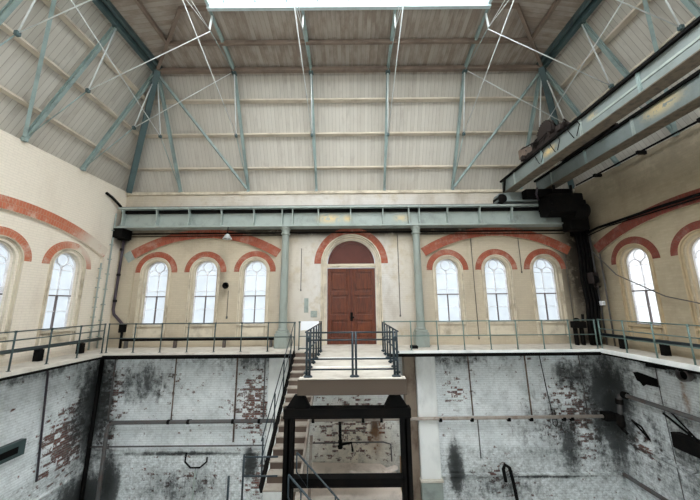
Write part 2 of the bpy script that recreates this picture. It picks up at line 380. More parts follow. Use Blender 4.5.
def upper_wall(name, mat, fn, u0, u1, bays, hw, wins, door, label):
    mb = MB(); sk = -.10
    outl = [(u0, 0), (u1, 0), (u1, EAVE+.02), (u0, EAVE+.02)]
    dl = round_loop(0, 1.09, .012, 3.42)
    mb.prism(outl, fn, sk, -.001, [bay_loop(c, hw) for c in bays] + ([round_loop(0, 1.3, .012, 3.42)] if door else []))
    mb.prism(outl, fn, 0, .4, [round_loop(c, WHW+.02, WZ0-.02, WSP) for c in wins] + ([dl] if door else []))
    return structure(mb, name, mat, label, 'wall')
upper_wall('wall_back', M['cream'], fback, -WX-.1, WX+.1, BW['back'][0], BW['back'][1], WIN_B, True, 'far wall of cream painted brick around the tall wooden door')
upper_wall('wall_left', M['cream_lit'], fleft, FY, WY+.1, BW['side'][0], BW['side'][1], WIN_S, False, 'cream painted brick side wall, lightened for daylight, with salmon arches')
upper_wall('wall_right', M['tan'], fright, FY, WY+.1, BW['side'][0], BW['side'][1], WIN_S, False, 'buff brown brick side wall beneath the crane girders')
FILL_WIN = [-8.5, -6.36, -4.2, -1.0, 1.0, 4.2, 6.33, 8.45]  # near-wall windows, added to throw light into the hall
upper_wall('wall_front', M['tan'], ffront, -WX-.1, WX+.1, BW['back'][0], BW['back'][1], FILL_WIN, False, 'brown brick wall behind the viewpoint, darkened to cut fill light')  # unseen wall given the brown brick so it bounces less light
# string course on top of the far wall and a ledge along the sides
structure(B(-WX, WX, WY-.16, WY-.1, 6.62, 6.75), 'trim_1', M['ochre'], 'cream plaster course along the top of the far wall', 'trim')

k = 0
names = {'back': {-8.5: 'arched window on the far wall beside the corner with the plum drainpipe', -6.36: 'arched window at the middle of the three left of the door', -4.2: 'arched window just left of the left green column',
                  4.2: 'arched window just right of the right green column', 6.33: 'arched window at the middle of the three right of the door', 8.45: 'arched window on the far wall beside the sooty corner of hanging cables'},
         'left': {10.42: 'arched window of the daylit left wall, nearest the corner', 8.27: 'arched window of the daylit left wall, cut by the photo edge', 6.12: 'arched window of the daylit left wall, third from the far corner', 2.02: 'arched window of the daylit left wall, fourth from the far corner', -.13: 'arched window of the pale left wall, fifth from the far corner', -2.28: 'arched window of the pale left wall, sixth from the far corner'},
         'right': {10.42: 'arched window of the brown right wall, nearest the corner', 8.27: 'arched window of the brown right wall, cut by the photo edge', 6.12: 'arched window of the brown right wall, third from the far corner', 2.02: 'arched window of the brown right wall, fourth from the far corner', -.13: 'arched window of the brown right wall, fifth from the far corner', -2.28: 'arched window of the brown right wall, sixth from the far corner'}}
def window(c, fn, label, gmat, red, sur):
    global k; k += 1
    w = thing('window_%d' % k, label, 'window', fn(c, WZ0, 0), None, 'structure')
    MB().prism(round_loop(c, WHW+.02, WZ0-.02, WSP, 28), fn, .26, .28).build('pane', gmat, w)
    f = MB(); d0, d1 = .2, .27
    f.prism(round_loop(c, WHW+.02, WZ0-.02, WSP, 28), fn, d0, d1, [round_loop(c, WHW-.025, WZ0+.03, WSP, 28)])
    def fb(u0, u1, v0, v1): f.prism([(u0, v0), (u1, v0), (u1, v1), (u0, v1)], fn, d0+.01, d1)
    fb(c-.011, c+.011, 2.1, 3.12); fb(c-.47, c+.47, 2.29, 2.31); fb(c-.47, c+.47, 1.52, 1.54); fb(c-.48, c+.48, 2.98, 3.0)
    f.archband(c, 3.355, .2, .22, 0, 2*PI, fn, d0+.01, d1, 28)
    for s in (-1, 1): f.archband(c+s*.235, 3.0, .21, .23, 0, PI, fn, d0+.01, d1, 14)
    f.build('sash', M['sash'], w)
    t = MB()
    t.prism([(c-.48, 2.05), (c+.48, 2.05), (c+.48, 2.095), (c-.48, 2.095)], fn, d0-.02, d1); t.prism([(c-.016, WZ0), (c+.016, WZ0), (c+.016, 2.06), (c-.016, 2.06)], fn, d0-.01, d1)
    t.build('transom', M['sashd'], w)
    s = MB()                                     # stepped moulding round the opening, and the apron under the sill
    for r0, r1, dd in ((WHW+.005, .55, .04), (.55, .562, .085), (.562, .61, -.02), (.61, .622, .05), (.622, .66, -.06)):
        s.archband(c, WSP, r0, r1, 0, PI, fn, dd-.0, .1, 28)
        for sg in (-1, 1):
            a, b2 = sorted((c+sg*r0, c+sg*r1)); s.prism([(a, .28), (b2, .28), (b2, WSP), (a, WSP)], fn, dd, .1)
    s.prism([(c-.49, .34), (c+.49, .34), (c+.49, .8), (c-.49, .8)], fn, -.015, .02)
    s.build('surround', sur, w)
    MB().prism([(c-.60, WZ0-.10), (c+.60, WZ0-.10), (c+.60, WZ0-.02), (c-.60, WZ0-.02)], fn, -.075, .2).build('sill', sur, w)
    MB().archband(c, WSP, .665, .915, 0, PI, fn, -.012, .03, 36).build('arch_band', red, w)
for c in WIN_B: window(c, fback, names['back'][c], M['glassb'], M['red'], M['ochre'])
M['tanp'] = plain('buff_plaster', (.52, .41, .26), .7, dirt=(.28, .2, .12), amt=.45, scale=1.6)
for c in WIN_S: window(c, fleft, names['left'][c], M['glassb'], M['redl'], M['ochre'])
for c in WIN_S: window(c, fright, names['right'][c], M['glassw'] if c > 5 else M['glass_fill'], M['redr'], M['tanp'])  # unseen nearer windows get extra glow as fill light
for i, c in enumerate(FILL_WIN): window(c, ffront, 'arched fill-light window added in the wall behind the viewpoint, %s from its left end' % ('first', 'second', 'third', 'fourth', 'fifth', 'sixth', 'seventh', 'eighth')[i], M['glass_fill'], M['red'], M['ochre'])  # unseen windows added to brighten the pit and walls
# great relieving arches of red brick
tn = 1
def great(c, hw, fn, mat, label, trimmat):
    global tn; tn += 1
    R, cz = seg(hw, *((3.72, 4.60) if hw < 3.2 else (3.66, 4.52))); a = math.asin(hw/R)
    t = thing('trim_%d' % tn, label, 'brick arch', fn(c, 3.72, -.1), None, 'structure')
    MB().archband(c, cz, R, R+.40, PI/2-a, PI/2+a, fn, -.112, -.02, 72).build('arch_band', mat, t)
    if fn is fback and c < 0: s = -1; MB().archband(c, cz, R-.02, R+.42, PI/2-s*(a+.055), PI/2-s*(a+.003), fn, -.125, -.02, 2).build('springer_stone', M['plate'] if fn is fback else trimmat, t)
great(-6.35, 3.08, fback, M['red'], 'long red brick arch over the three windows left of the door', M['ochre'])
great(6.35, 3.08, fback, M['red'], 'long red brick arch over the three windows right of the door', M['ochre'])
great(8.27, 3.45, fleft, M['redl'], 'long salmon brick arch on the daylit left wall', M['ochre'])
great(8.27, 3.45, fright, M['redr'], 'long dark red brick arch on the brown right wall', M['tanp'])

# ------------------------------------------------------------------ door
d = thing('door_1', 'tall varnished double door under a round arch at the landing', 'door', (0, WY, 0), None, 'structure')
for s, nm in ((-1, 'door_leaf'), (1, 'door_leaf')):
    x0, x1 = (-1.045, -.008) if s < 0 else (.008, 1.045)
    lf = MB(); y0, y1 = WY+.12, WY+.19
    for a in (x0, x1-.15): lf.box(a, a+.15, y0, y1, .02, 3.24)
    for z0, z1 in ((.02, .30), (1.02, 1.24), (2.06, 2.24), (3.08, 3.24)): lf.box(x0+.14, x1-.14, y0+.005, y1, z0, z1)
    lo = lf.build(nm, M['door'], d, .006)
    pn = MB()
    for z0, z1 in ((.30, 1.02), (1.24, 2.06), (2.24, 3.08)):
        pn.box(x0+.14, x1-.14, y0+.055, y1+.005, z0-.01, z1+.01); pn.box(x0+.23, x1-.23, y0+.02, y1, z0+.09, z1-.09)
    pn.build('door_panel', M['door'], lo, .008)
    if s > 0:
        MB().lathe([(.0, -.07), (.03, -.07), (.035, -.04), (.015, -.03), (.015, 0)], (x0+.075, y0, 1.13), 12, 'y').build('door_knob', M['black'], lo)
B(-.055, .055, WY+.07, WY+.13, .98, 1.34).build('lock_plate', M['black'], d, .01)
B(-.022, .022, WY+.09, WY+.13, .02, 3.24).build('meeting_stile', M['lunette'], d, .008)
MB().prism(round_loop(0, 1.03, 3.43, 3.44, 36), fback, .12, .2).build('lunette', M['lunette'], d)
MB().archband(0, 3.44, .90, .935, 0, PI, fback, .09, .14, 40).build('lunette_bead', M['lunette'], d)
fr = MB(); fr.box(-1.1, 1.1, WY+.06, WY+.2, 3.26, 3.43); fr.box(-1.1, 1.1, WY+.03, WY+.2, 3.33, 3.39)
for r0, r1, dd in ((1.05, 1.09, .05), (1.09, 1.105, .09), (1.105, 1.17, -.02), (1.17, 1.185, .06), (1.185, 1.24, -.09), (1.24, 1.255, -.02), (1.255, 1.31, -.15)):
    fr.archband(0, 3.42, r0, r1, 0, PI, fback, dd, .12, 40)
    for sg in (-1, 1):
        a, b2 = sorted((sg*r0, sg*r1)); fr.box(a, b2, WY+dd, WY+.12, 0, 3.42)
fr.build('door_frame', M['ochre'], d)
MB().archband(0, 3.42, 1.31, 1.60, 0, PI, fback, -.115, -.05, 44).build('arch_band', M['red'], d)
# ------------------------------------------------------------------ pit
ALX = 2.55
pw = MB(); zb = -.2
pw.box(-WX, -ALX, 12.3, 12.7, PIT, zb); pw.box(ALX, WX, 12.3, 12.7, PIT, zb); pw.box(-ALX-.05, ALX+.05, 12.8, 13.0, PIT, zb)
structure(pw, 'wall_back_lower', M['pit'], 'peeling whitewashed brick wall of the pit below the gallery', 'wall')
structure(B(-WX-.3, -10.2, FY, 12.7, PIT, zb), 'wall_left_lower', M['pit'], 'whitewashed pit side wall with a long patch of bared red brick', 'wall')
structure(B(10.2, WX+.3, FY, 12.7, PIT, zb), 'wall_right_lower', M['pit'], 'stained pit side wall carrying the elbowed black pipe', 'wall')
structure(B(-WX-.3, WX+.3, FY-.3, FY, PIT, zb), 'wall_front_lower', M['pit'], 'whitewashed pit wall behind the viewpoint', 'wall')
structure(B(-WX-.3, WX+.3, FY-.3, 13, PIT-.2, PIT), 'floor', M['floor'], 'concrete floor at the bottom of the pit', 'floor')
for s, lb in ((-1, 'white pier under the gallery behind the stair'), (1, 'white pier under the gallery right of the steel frame')):
    x0, x1 = sorted((s*ALX, s*3.3)); tn += 1
    t = thing('trim_%d' % tn, lb, 'pier', ((x0+x1)/2, 12.2, PIT), None, 'structure')
    B(x0, x1, 12.16, 12.3, -4.75, zb).build('pier_shaft', M['white'], t, .015)
    B(x0-.02, x1+.02, 12.1, 12.3, PIT, -4.8).build('pier_base', M['white'] if s < 0 else M['plate'], t, .015)
    B(x0-.05, x1+.05, 12.06, 12.3, -4.82, -4.74).build('pier_ledge', M['concrete'], t, .015)
    a, b2 = sorted((s*2.1, s*ALX))
    B(a, b2, 12.34, 12.82, PIT, zb).build('pier_return', M['brownpier'], t, .02)  # return is browner than the white front of the pier
tn += 1; structure(B(-10.2, -3.3, 12.24, 12.3, -3.84, -3.74), 'trim_%d' % tn, M['pit'], 'dark ledge across the pit wall left of the stair', 'ledge')
tn += 1; structure(B(3.3, 10.2, 12.24, 12.3, -4.70, -4.62), 'trim_%d' % tn, M['pit'], 'dark ledge across the pit wall right of the white pier', 'ledge')
tn += 1; structure(MB().prism([(-10.2, -4.34), (-10.12, -4.38), (-10.12, -4.46), (-10.2, -4.52)], lambda u, v, d: (u, d, v), FY, 12.3), 'trim_%d' % tn, M['pit'], 'sloping offset ledge low on the left pit wall', 'ledge')
tn += 1; structure(MB().prism([(10.2, -3.30), (10.14, -3.36), (10.14, -3.42), (10.2, -3.48)], lambda u, v, d: (u, d, v), FY, 12.3), 'trim_%d' % tn, M['pit'], 'broken offset ledge on the right pit wall', 'ledge')
tn += 1; structure(B(10.1, 10.2, FY, 12.3, -4.72, -4.62), 'trim_%d' % tn, M['pipe'], 'dark low ledge on the right pit wall', 'ledge')

# ------------------------------------------------------------------ gallery floor
g = thing('balcony_floor', 'pale gallery walkway running round the hall above the pit', 'balcony', (0, 11.8, -.2), None, 'structure')
sl = MB()
sl.box(-WX, WX, GY, WY+.1, -.12, 0); sl.box(-WX, -GX, FY, GY, -.12, 0); sl.box(GX, WX, FY, GY, -.12, 0); sl.box(-GX, GX, FY, -.6, -.12, 0)
sl.build('walkway_slab', M['concrete'], g)
eb = MB(); eb.box(-GX, GX, GY+.03, GY+.13, -.23, -.10); eb.box(-GX-.13, -GX-.03, FY, GY+.1, -.20, -.10); eb.box(GX+.03, GX+.13, FY, GY+.1, -.20, -.10)
eb.box(-GX, GX, GY-.02, GY+.08, -.135, -.085)
eb.build('edge_channel', M['black'], g)
MB().box(GX-.04, GX+.04, FY, GY+.04, -.13, .015).box(1.4, GX+.04, GY-.045, GY-.005, -.10, .0).build('white_nosing', M['white'], g, .012)

# ------------------------------------------------------------------ railings
def railing(label, pts, mat, heights, spacing, r=.022, rr=.018, group=None, skip=()):
    p0, p1 = Vector(pts[0]), Vector(pts[-1])
    t = thing('railing', label, 'railing', (p0+p1)/2, group)
    for a, b2 in zip(pts, pts[1:]):
        a, b2 = Vector(a), Vector(b2); n = max(1, round((b2-a).length/spacing))
        for i in range(n+1):
            q = a.lerp(b2, i/n)
            MB().tube([q, q+Vector((0, 0, heights[0]))], r, 8).lathe([(.05, 0), (.05, .012)], q, 10).lathe([(.032, heights[0]-.03), (.032, heights[0]+.025)], q, 8).build('post', mat, t)
    for h in heights: Tb([Vector(q)+Vector((0, 0, h)) for q in pts], rr).build('rail', mat, t)
    return t
H2 = (1.03, .51)
railing('dark railing along the far gallery left of the stair', [(-GX+.05, GY+.06, 0), (-2.12, GY+.06, 0)], M['rail'], H2, .96)
railing('green railing along the far gallery right of the landing', [(1.22, GY+.06, 0), (GX-.05, GY+.06, 0)], M['railg'], H2, .96)
railing('dark railing along the pale left gallery', [(-GX-.06, GY-.0, 0), (-GX-.06, -.6, 0)], M['rail'], (1.03, .80, .51), .975)
railing('green railing along the brown right gallery', [(GX+.06, GY-.0, 0), (GX+.06, -.6, 0)], M['railg'], (1.05, .72, .46), .965)
railing('short railing closing the stair head beside the landing', [(-2.0, GY+.32, 0), (-1.16, GY+.32, 0)], M['rail'], (1.03, .5, .06), .84)

# ------------------------------------------------------------------ landing
LY = 7.08
l = thing('landing', 'pale concrete landing with brown front edge jutting over the pit', 'landing', (0, 9, -.33))
B(-1.19, 1.19, LY+.05, GY-.05, -.16, 0).build('deck', M['concrete'], l, .01)
B(-1.25, 1.25, LY-.03, LY+.06, -.34, .0).build('front_fascia', M['fascia'], l, .012)
for s in (-1, 1): B(*sorted((s*1.2, s*1.13)), LY+.06, GY-.05, -.34, -.16).build('side_beam', M['black'], l)
B(-1.22, 1.22, LY-.05, LY+.12, 0, .035).build('nosing', M['concrete'], l, .01)
for y0 in (8.35, 9.7): B(-1.05, 1.05, y0, y0+.06, 0, .02).build('deck_joint_strip', M['white'], l)
def landing_post(mb, x, y, h):
    mb.tube([(x, y, 0), (x, y, h)], .028, 10); mb.lathe([(.07, .0), (.07, .03), (.04, .05)], (x, y, .03), 12); return mb
t = thing('railing', 'blue-black four-bar railing across the front of the landing', 'railing', (0, LY+.06, .035))
for x in (-1.06, -.99, 1.06, .99): landing_post(MB(), x, LY+.06, 1.05).build('post', M['navy'], t)
for x in (.015, .095): landing_post(MB(), x, LY+.06, 1.05).build('post', M['navy'], t)
for z in (1.03, .86, .43, .20): Tb([(-1.08, LY+.06, z), (1.08, LY+.06, z)], .02).build('rail', M['navy'], t)
for s in (-1, 1):
    for z in (.86, .42): B(s*1.025-.055, s*1.025+.055, LY+.02, LY+.11, z-.04, z+.08 if z > .6 else z+.02).build('corner_clamp', M['navy'], t, .02)
    q = thing('railing', 'blue-black railing along the %s side of the landing' % ('stair' if s < 0 else 'right'), 'railing', (s*1.12, 9.2, 0))
    for i in range(6):
        y = LY+.45+i*.66
        landing_post(MB(), s*1.12, y, 1.02).build('post', M['navy'], q)
    for z in (1.03, .55): Tb([(s*1.12, LY+.2, z), (s*1.12, GY-.05, z)], .02).build('rail', M['navy'], q)
f = thing('support_frame', 'black steel frame of two posts and crossbeams carrying the landing', 'steel frame', (0, 7.25, PIT))
fx = lambda s: -.12+s*1.32
for s in (-1, 1):
    MB().ibeam((fx(s), 7.25, PIT), (fx(s), 7.25, -.86), .22, .2, .03, (0, 1, 0)).box(fx(s)-.02, fx(s)+.02, 7.15, 7.35, PIT, -.86).build('post', M['black'], f)
    MB().prism([(-.12+s*1.40, -.64), (-.12+s*.85, -.64), (-.12+s*1.0, -.37), (-.12+s*1.22, -.37)], lambda u, v, d: (u, d, v), 7.18, 7.32).build('gusset', M['black'], f)
    MB().bar((s*1.0, 7.36, -.27), (s*1.0, 11, -.27), .12, .18).build('side_bearer', M['black'], f)
MB().ibeam((-1.57, 7.25, -.75), (1.33, 7.25, -.75), .24, .21, .035).box(-1.57, 1.33, 7.14, 7.16, -.84, -.66).build('top_beam', M['black'], f)
MB().ibeam((-1.4, 7.25, -2.15), (1.16, 7.25, -2.15), .2, .18, .03).box(-1.4, 1.16, 7.16, 7.18, -2.23, -2.07).build('cross_beam', M['black'], f)

# ------------------------------------------------------------------ stairs
st = thing('staircase', 'steep worn stair dropping from the gallery left of the landing', 'staircase', (-1.65, 9, -2.45))
ns = 14; y_top, y_bot, z_bot = GY-.08, 7.5, -2.45
for i in range(ns):
    z = -(i+1)*(-z_bot)/ns; y = y_top-(i+.5)*(y_top-y_bot)/ns; w = (y_top-y_bot)/ns
    B(-2.06, -1.24, y-w/2-.03, y+w/2, z-.04, z).build('tread', M['tread'], st, .008)
    B(-2.04, -1.26, y+w/2-.02, y+w/2+.0, z, z-z_bot/ns-.04).build('riser', M['riser'], st)
for x in (-2.10, -1.21): MB().bar((x, y_top+.05, -.05), (x, y_bot-.05, z_bot+.02), .05, .24).build('stringer', M['black'] if x < -2 else M['pipel'], st)
MB().tube([(-2.14, GY, 1.0), (-2.14, y_bot, z_bot+1.0)], .015).tube([(-2.14, GY, .5), (-2.14, y_bot, z_bot+.52)], .012).build('handrail', M['navy'], st)
for i in (1, 5, 9, 13):
    z = -(i+1)*(-z_bot)/ns; y = y_top-(i+.5)*(y_top-y_bot)/ns
    Tb([(-2.14, y, z-.05), (-2.14, y, z+1.02)], .02).build('handrail_post', M['navy'], st)
s2 = thing('staircase', 'lower stair with thin black handrails turning beneath the landing', 'staircase', (-.3, 6.6, PIT))
B(-2.4, -1.2, 6.15, 7.05, -2.53, -2.45).build('quarter_landing', M['fascia'], s2)
for i in range(17):
    z = -2.45-(i+1)*.24; x = -1.2+i*.24
    if z > PIT+.05: B(x, x+.27, 6.2, 7.0, z-.04, z).build('tread', M['tread'], s2)
for y in (6.18, 7.03):
    MB().bar((-1.25, y, -2.55), (2.9, y, -6.72), .05, .22).build('stringer', M['black'], s2)
    MB().tube([(-1.22, y, -1.48), (1.9, y, -4.62)], .02).tube([(-1.22, y, -1.48), (-1.22, y, -1.86), (-.98, y, -2.16), (-.98, y, -1.74)], .016).build('handrail', M['navy'], s2)
    for i in (3, 7, 11): Tb([(-1.1+i*.24, y, -2.65-i*.24), (-1.1+i*.24, y, -1.62-i*.24)], .016).build('handrail_post', M['navy'], s2)
for z in (-1.55, -1.92): Tb([(-2.38, 7.0, z), (-1.62, 7.0, z)], .018).build('rail', M['navy'], s2)
for y in (6.2, 7.0): Tb([(-2.36, y, -2.5), (-2.36, y, -1.5)], .022).build('post', M['navy'], s2)
MB().bar((-2.3, 6.6, PIT), (-2.3, 6.6, -2.53), .12, .12).build('prop', M['black'], s2)

# ------------------------------------------------------------------ columns and runway girder
for s, lb in ((-1, 'grey-green iron column standing on the gallery left of the door'), (1, 'grey-green iron column standing on the gallery right of the door')):
    x = s*2.79; t = thing('column', lb, 'column', (x, 12.1, 0), None, 'thing')
    MB().lathe([(.175, .70), (.165, 1.2), (.155, 2.8), (.145, 4.62)], (x, 12.1, 0), 24).build('shaft', M['column'], t)
    MB().lathe([(.145, 4.60), (.19, 4.63), (.19, 4.68), (.155, 4.71), (.17, 4.80), (.215, 4.88), (.215, 4.94)], (x, 12.1, 0), 24).build('capital', M['column'], t)
    MB().box(x-.27, x+.27, 11.83, 12.37, 0, .56).box(x-.23, x+.23, 11.87, 12.33, .56, .66).lathe([(.2, .66), (.2, .72), (.175, .76)], (x, 12.1, 0), 20).build('plinth', M['column'], t, .03)
gd = thing('runway_girder', 'long grey-green riveted crane girder across the far wall', 'girder', (0, 12.12, 4.95))
B(-9.95, 9.95, 12.16, 12.20, 5.02, 5.78).build('web', M['girder'], gd)
B(-9.95, 9.95, 12.06, 12.16, 5.62, 5.76).build('flange_shadow_strip', M['black'], gd)  # black strip painting the shade below the top flange
B(-9.95, 9.95, 11.86, 12.40, 5.76, 5.84).build('top_flange', M['girder'], gd)
B(-9.95, 9.95, 11.88, 12.40, 4.95, 5.02).build('bottom_flange', M['girder'], gd)
B(-9.95, 9.95, 12.08, 12.18, 5.84, 5.94).build('crane_rail', M['pipe'], gd)
xs = [-9.8] + [i*1.39 for i in range(-6, 7) if abs(i) not in (2,)] + [-2.95, -2.5, 2.5, 2.95, 9.6]
for x in xs:
    MB().prism([(12.16, 5.01), (11.90, 5.01), (11.90, 5.06), (11.95, 5.2), (11.95, 5.6), (11.90, 5.73), (11.90, 5.78), (12.16, 5.78)], lambda u, v, d: (x+d, u, v), -.02, .02).build('stiffener', M['girder'], gd)
for x in (-9.9, 9.9): MB().box(x-.2, x+.2, 11.95, 12.5, 4.55, 4.95).build('end_bracket', M['black'], gd)

# ------------------------------------------------------------------ travelling crane
cr = thing('bridge_crane', 'grey-green travelling crane bridge of two deep girders high by the right wall', 'crane', (7.7, 4, 5.95))
for s, (x0, x1) in enumerate(((6.68, 7.10), (8.2, 8.62))):
    xm = (x0+x1)/2; y0, y1 = -7.2, 12.2
    w = B(xm-.13, xm+.13, y0, y1, 6.42, 6.96).build('girder_web', M['crane'], cr)
    B(x0, x1, y0, y1, 6.39, 6.42).build('lower_flange', M['flange'], cr)
    B(x0-.01, x1+.01, y0, y1, 6.96, 7.03).build('upper_flange', M['black'], cr)
    for i in range(10):
        y = 11.2-i*1.75; sp = MB()
        sp.prism([(xm-.13, y-.045), (xm-.15, y-.045), (xm-.15, y-.02), (xm-.168, y-.02), (xm-.168, y+.02), (xm-.15, y+.02), (xm-.15, y+.045), (xm-.13, y+.045)], lambda u, v, d: (u, v, d), 6.42, 6.96)
        for j in range(9): sp.box(xm-.158, xm-.145, y-.042, y-.022, 6.46+j*.055, 6.48+j*.055).box(xm-.158, xm-.145, y+.022, y+.042, 6.46+j*.055, 6.48+j*.055)
        sp.build('splice_plate', M['teal'] if i % 2 else M['girder'], w)
    if s == 0: B(xm-.145, xm-.13, 4.6, 7.3, 6.66, 6.72).build('side_strip', M['plate'], w)
ec = MB().prism([(6.4, 5.98), (9.1, 5.98), (9.1, 6.39), (6.75, 6.39), (6.62, 6.34), (6.42, 6.34), (6.36, 6.25), (6.36, 6.02)], lambda u, v, d: (u, d, v), 11.9, 12.32).build('end_carriage', M['crane'], cr, .02)
for x in (6.55, 8.9): MB().lathe([(.05, -.26), (.2, -.22), (.2, .22), (.05, .26)], (x, 12.12, 6.12), 20, 'y').build('wheel', M['black'], ec)
MB().bar((6.62, 11.86, 6.40), (6.72, 11.86, 7.03), .05, .12).build('end_stop', M['black'], cr)
B(7.35, 9.2, 11.5, 11.84, 6.02, 6.38).build('cross_tie', M['black'], cr, .03)
# crab on top of the girders
cb = thing('crane_crab', 'rusty winch crab heaped with gears resting on the crane girders', 'winch', (7.7, 10.3, 7.03)); cb_parts = len(COL.objects)
MB().box(6.7, 8.6, 9.3, 9.5, 7.1, 7.3).box(6.7, 8.6, 11.3, 11.5, 7.1, 7.3).box(6.8, 6.98, 9.3, 11.5, 7.1, 7.26).box(8.3, 8.5, 9.3, 11.5, 7.1, 7.26).build('frame', M['rusty'], cb, .02)
for x in (6.89, 8.41):
    for y in (9.55, 11.2): MB().lathe([(.03, -.07), (.14, -.06), (.14, .06), (.03, .07)], (x, y, 7.165), 18, 'x').build('wheel', M['black'], cb)
MB().lathe([(.3, -.62), (.3, -.58), (.22, -.56), (.22, .56), (.3, .58), (.3, .62)], (7.65, 10.2, 7.5), 24, 'x').build('drum', M['rusty'], cb)
def gear(mb, c, R, th, n):
    lp = []
    for i in range(n*4):
        a = 2*PI*i/(n*4); r = R if (i % 4) < 2 else R*.9
        lp.append((r*math.cos(a), r*math.sin(a)))
    return mb.prism(lp, lambda u, v, d: (c[0]+d, c[1]+u, c[2]+v), -th/2, th/2)
gear(MB(), (6.86, 10.2, 7.55), .40, .06, 26).build('gear', M['rusty'], cb); gear(MB(), (6.92, 10.75, 7.42), .2, .08, 14).build('gear', M['black'], cb)
gear(MB(), (8.42, 10.2, 7.55), .40, .06, 26).build('gear', M['rusty'], cb)
MB().box(7.05, 7.6, 10.75, 11.35, 7.28, 7.72).lathe([(.2, -.3), (.22, -.25), (.22, .25), (.2, .3)], (7.95, 11.05, 7.52), 18, 'x').build('motor', M['rusty'], cb, .04)
MB().box(6.72, 7.25, 11.25, 11.62, 7.24, 7.62).build('control_box', M['brownp'], cb, .02)
for i in range(22):
    a = random.uniform(9.0, 11.5); x = random.uniform(6.75, 8.3)
    MB().tube([(x, a, 7.2), (x+random.uniform(-.3, .3), a+random.uniform(-.3, .3), 7.55+random.uniform(-.2, .2)), (x+random.uniform(-.4, .4), a+random.uniform(-.5, .5), 7.32)], .025, 6).build('loose_pipe', M['rusty'], cb)
cb.location.y -= .9; cb.location.z += .03
# rods drooping across the near girder
for i in range(6):
    y = 7.6+i*.4; tag(Tb([(6.63, y+.1, 7.0), (6.60, y-.05, 6.72), (6.61, y+.12-.3*(i % 2), 6.45)], .012, 6).build('hanging_wire', M['black']), 'thin black wire drooping over the near crane girder below the winch', 'wire', 'wires drooping over the crane girder')
# hoist blocks, cables and machinery in the dark corner
ch = thing('hoist_machinery', 'black hoist gearbox hanging under the crane in the sooty corner', 'hoist', (8.9, 11.5, 4.9))
MB().box(8.0, 9.3, 11.0, 11.85, 5.2, 6.0).build('gearbox', M['black'], ch, .06)
MB().lathe([(.05, -.3), (.32, -.28), (.32, .28), (.05, .3)], (9.2, 11.3, 5.3), 22, 'x').build('sheave', M['black'], ch)
MB().box(9.0, 9.8, 11.5, 12.0, 4.6, 5.9).build('switch_box', M['black'], ch, .05)
gear(MB(), (8.0, 11.4, 5.55), .42, .06, 24).build('gear', M['black'], ch)
MB().tube([(8.3, 11.2, 6.0), (8.3, 11.2, 6.39)], .05).tube([(9.0, 11.2, 6.0), (9.0, 11.2, 6.39)], .05).tube([(9.4, 11.8, 5.9), (9.3, 11.9, 6.4)], .05).build('hanger', M['black'], ch)
MB().tube([(7.9, 11.6, 5.9), (7.75, 11.5, 6.1), (7.7, 11.3, 6.35)], .04).build('hose', M['plum'], ch)
cbl = MB()
for i in range(12):
    x = 9.5+i*.048; y = 11.95+.07*(i % 3)
    cbl.tube([(x, y, 4.7), (x+.05, y, 3.8), (x+.02*random.random(), y+.03, 2.6), (x+.06, y, 1.6), (x-.04, y-.02, .9), (x-.05-.01*i, y-.05, .02)], .05, 6)
one(cbl, 'cable_bundle', M['black'], 'thick bundle of black cables hanging down the sooty corner', 'cables')
pb = thing('pulley_block', 'rusty black pulley block hanging among the corner cables', 'pulley', (9.75, 11.7, 2.35))
MB().lathe([(.04, -.1), (.17, -.09), (.14, 0), (.17, .09), (.04, .1)], (9.78, 11.75, 2.58), 20, 'x').build('wheel', M['black'], pb)
MB().box(9.66, 9.70, 11.6, 11.9, 2.42, 2.86).box(9.86, 9.90, 11.6, 11.9, 2.42, 2.86).build('cheek', M['rusty'], pb, .02)
MB().tube([(9.78, 11.75, 2.42), (9.78, 11.75, 2.3), (9.9, 11.72, 2.22), (9.98, 11.72, 2.3)], .025).build('hook', M['rusty'], pb)
MB().tube([(9.78, 11.75, 2.8), (9.72, 11.6, 4.7)], .02).build('chain', M['black'], pb)
vb = thing('valve_stand', 'black valve stand on the gallery at the foot of the corner cables', 'valve', (9.15, 12.1, 0))
MB().box(8.95, 9.05, 12.0, 12.15, 0, .75).box(9.2, 9.3, 12.0, 12.15, 0, .7).build('leg', M['black'], vb, .02)
MB().box(8.9, 9.4, 11.95, 12.2, .66, .92).lathe([(.1, .92), (.12, 1.0), (.05, 1.06)], (9.1, 12.08, 0), 12).build('valve_body', M['black'], vb, .03)
MB().tube([(9.30, 12.08, .8), (9.38, 12.1, .92), (9.40, 12.1, 1.2)], .05).build('elbow', M['black'], vb)

# ------------------------------------------------------------------ roof
def hz(dx): return BRK + .19*dx
bd = MB(); o = .34                      # boarding lies outside the rafters
R0 = [(-WX-o, WY+o, EAVE-.1), (WX+o, WY+o, EAVE-.1), (WX+o, FY-o, EAVE-.1), (-WX-o, FY-o, EAVE-.1)]
bx, by0, by1 = WX-.05-RUN+o, WY-RUN+o, FY+RUN-o
R1 = [(-bx, by0, BRK+.1), (bx, by0, BRK+.1), (bx, by1, BRK+.1), (-bx, by1, BRK+.1)]
zs = 11.5; hx = 5.6
up = [(-hx, SKY, zs), (hx, SKY, zs), (hx, FY+4.6, zs), (-hx, FY+4.6, zs)]
SY1 = FY+4.6
sk = [(-SKX, SKY, zs), (SKX, SKY, zs), (SKX, SY1, zs), (-SKX, SY1, zs)]
V = R0+R1+up+sk
F = [(0, 1, 5, 4), (1, 2, 6, 5), (2, 3, 7, 6), (3, 0, 4, 7), (4, 5, 9, 8), (5, 6, 10, 9), (6, 7, 11, 10), (7, 4, 8, 11), (9, 10, 14, 13), (11, 8, 12, 15)]
bd.add(V, F)
ce = structure(bd, 'ceiling', M['boards'], 'pale boarded mansard roof over the whole hall', 'ceiling')
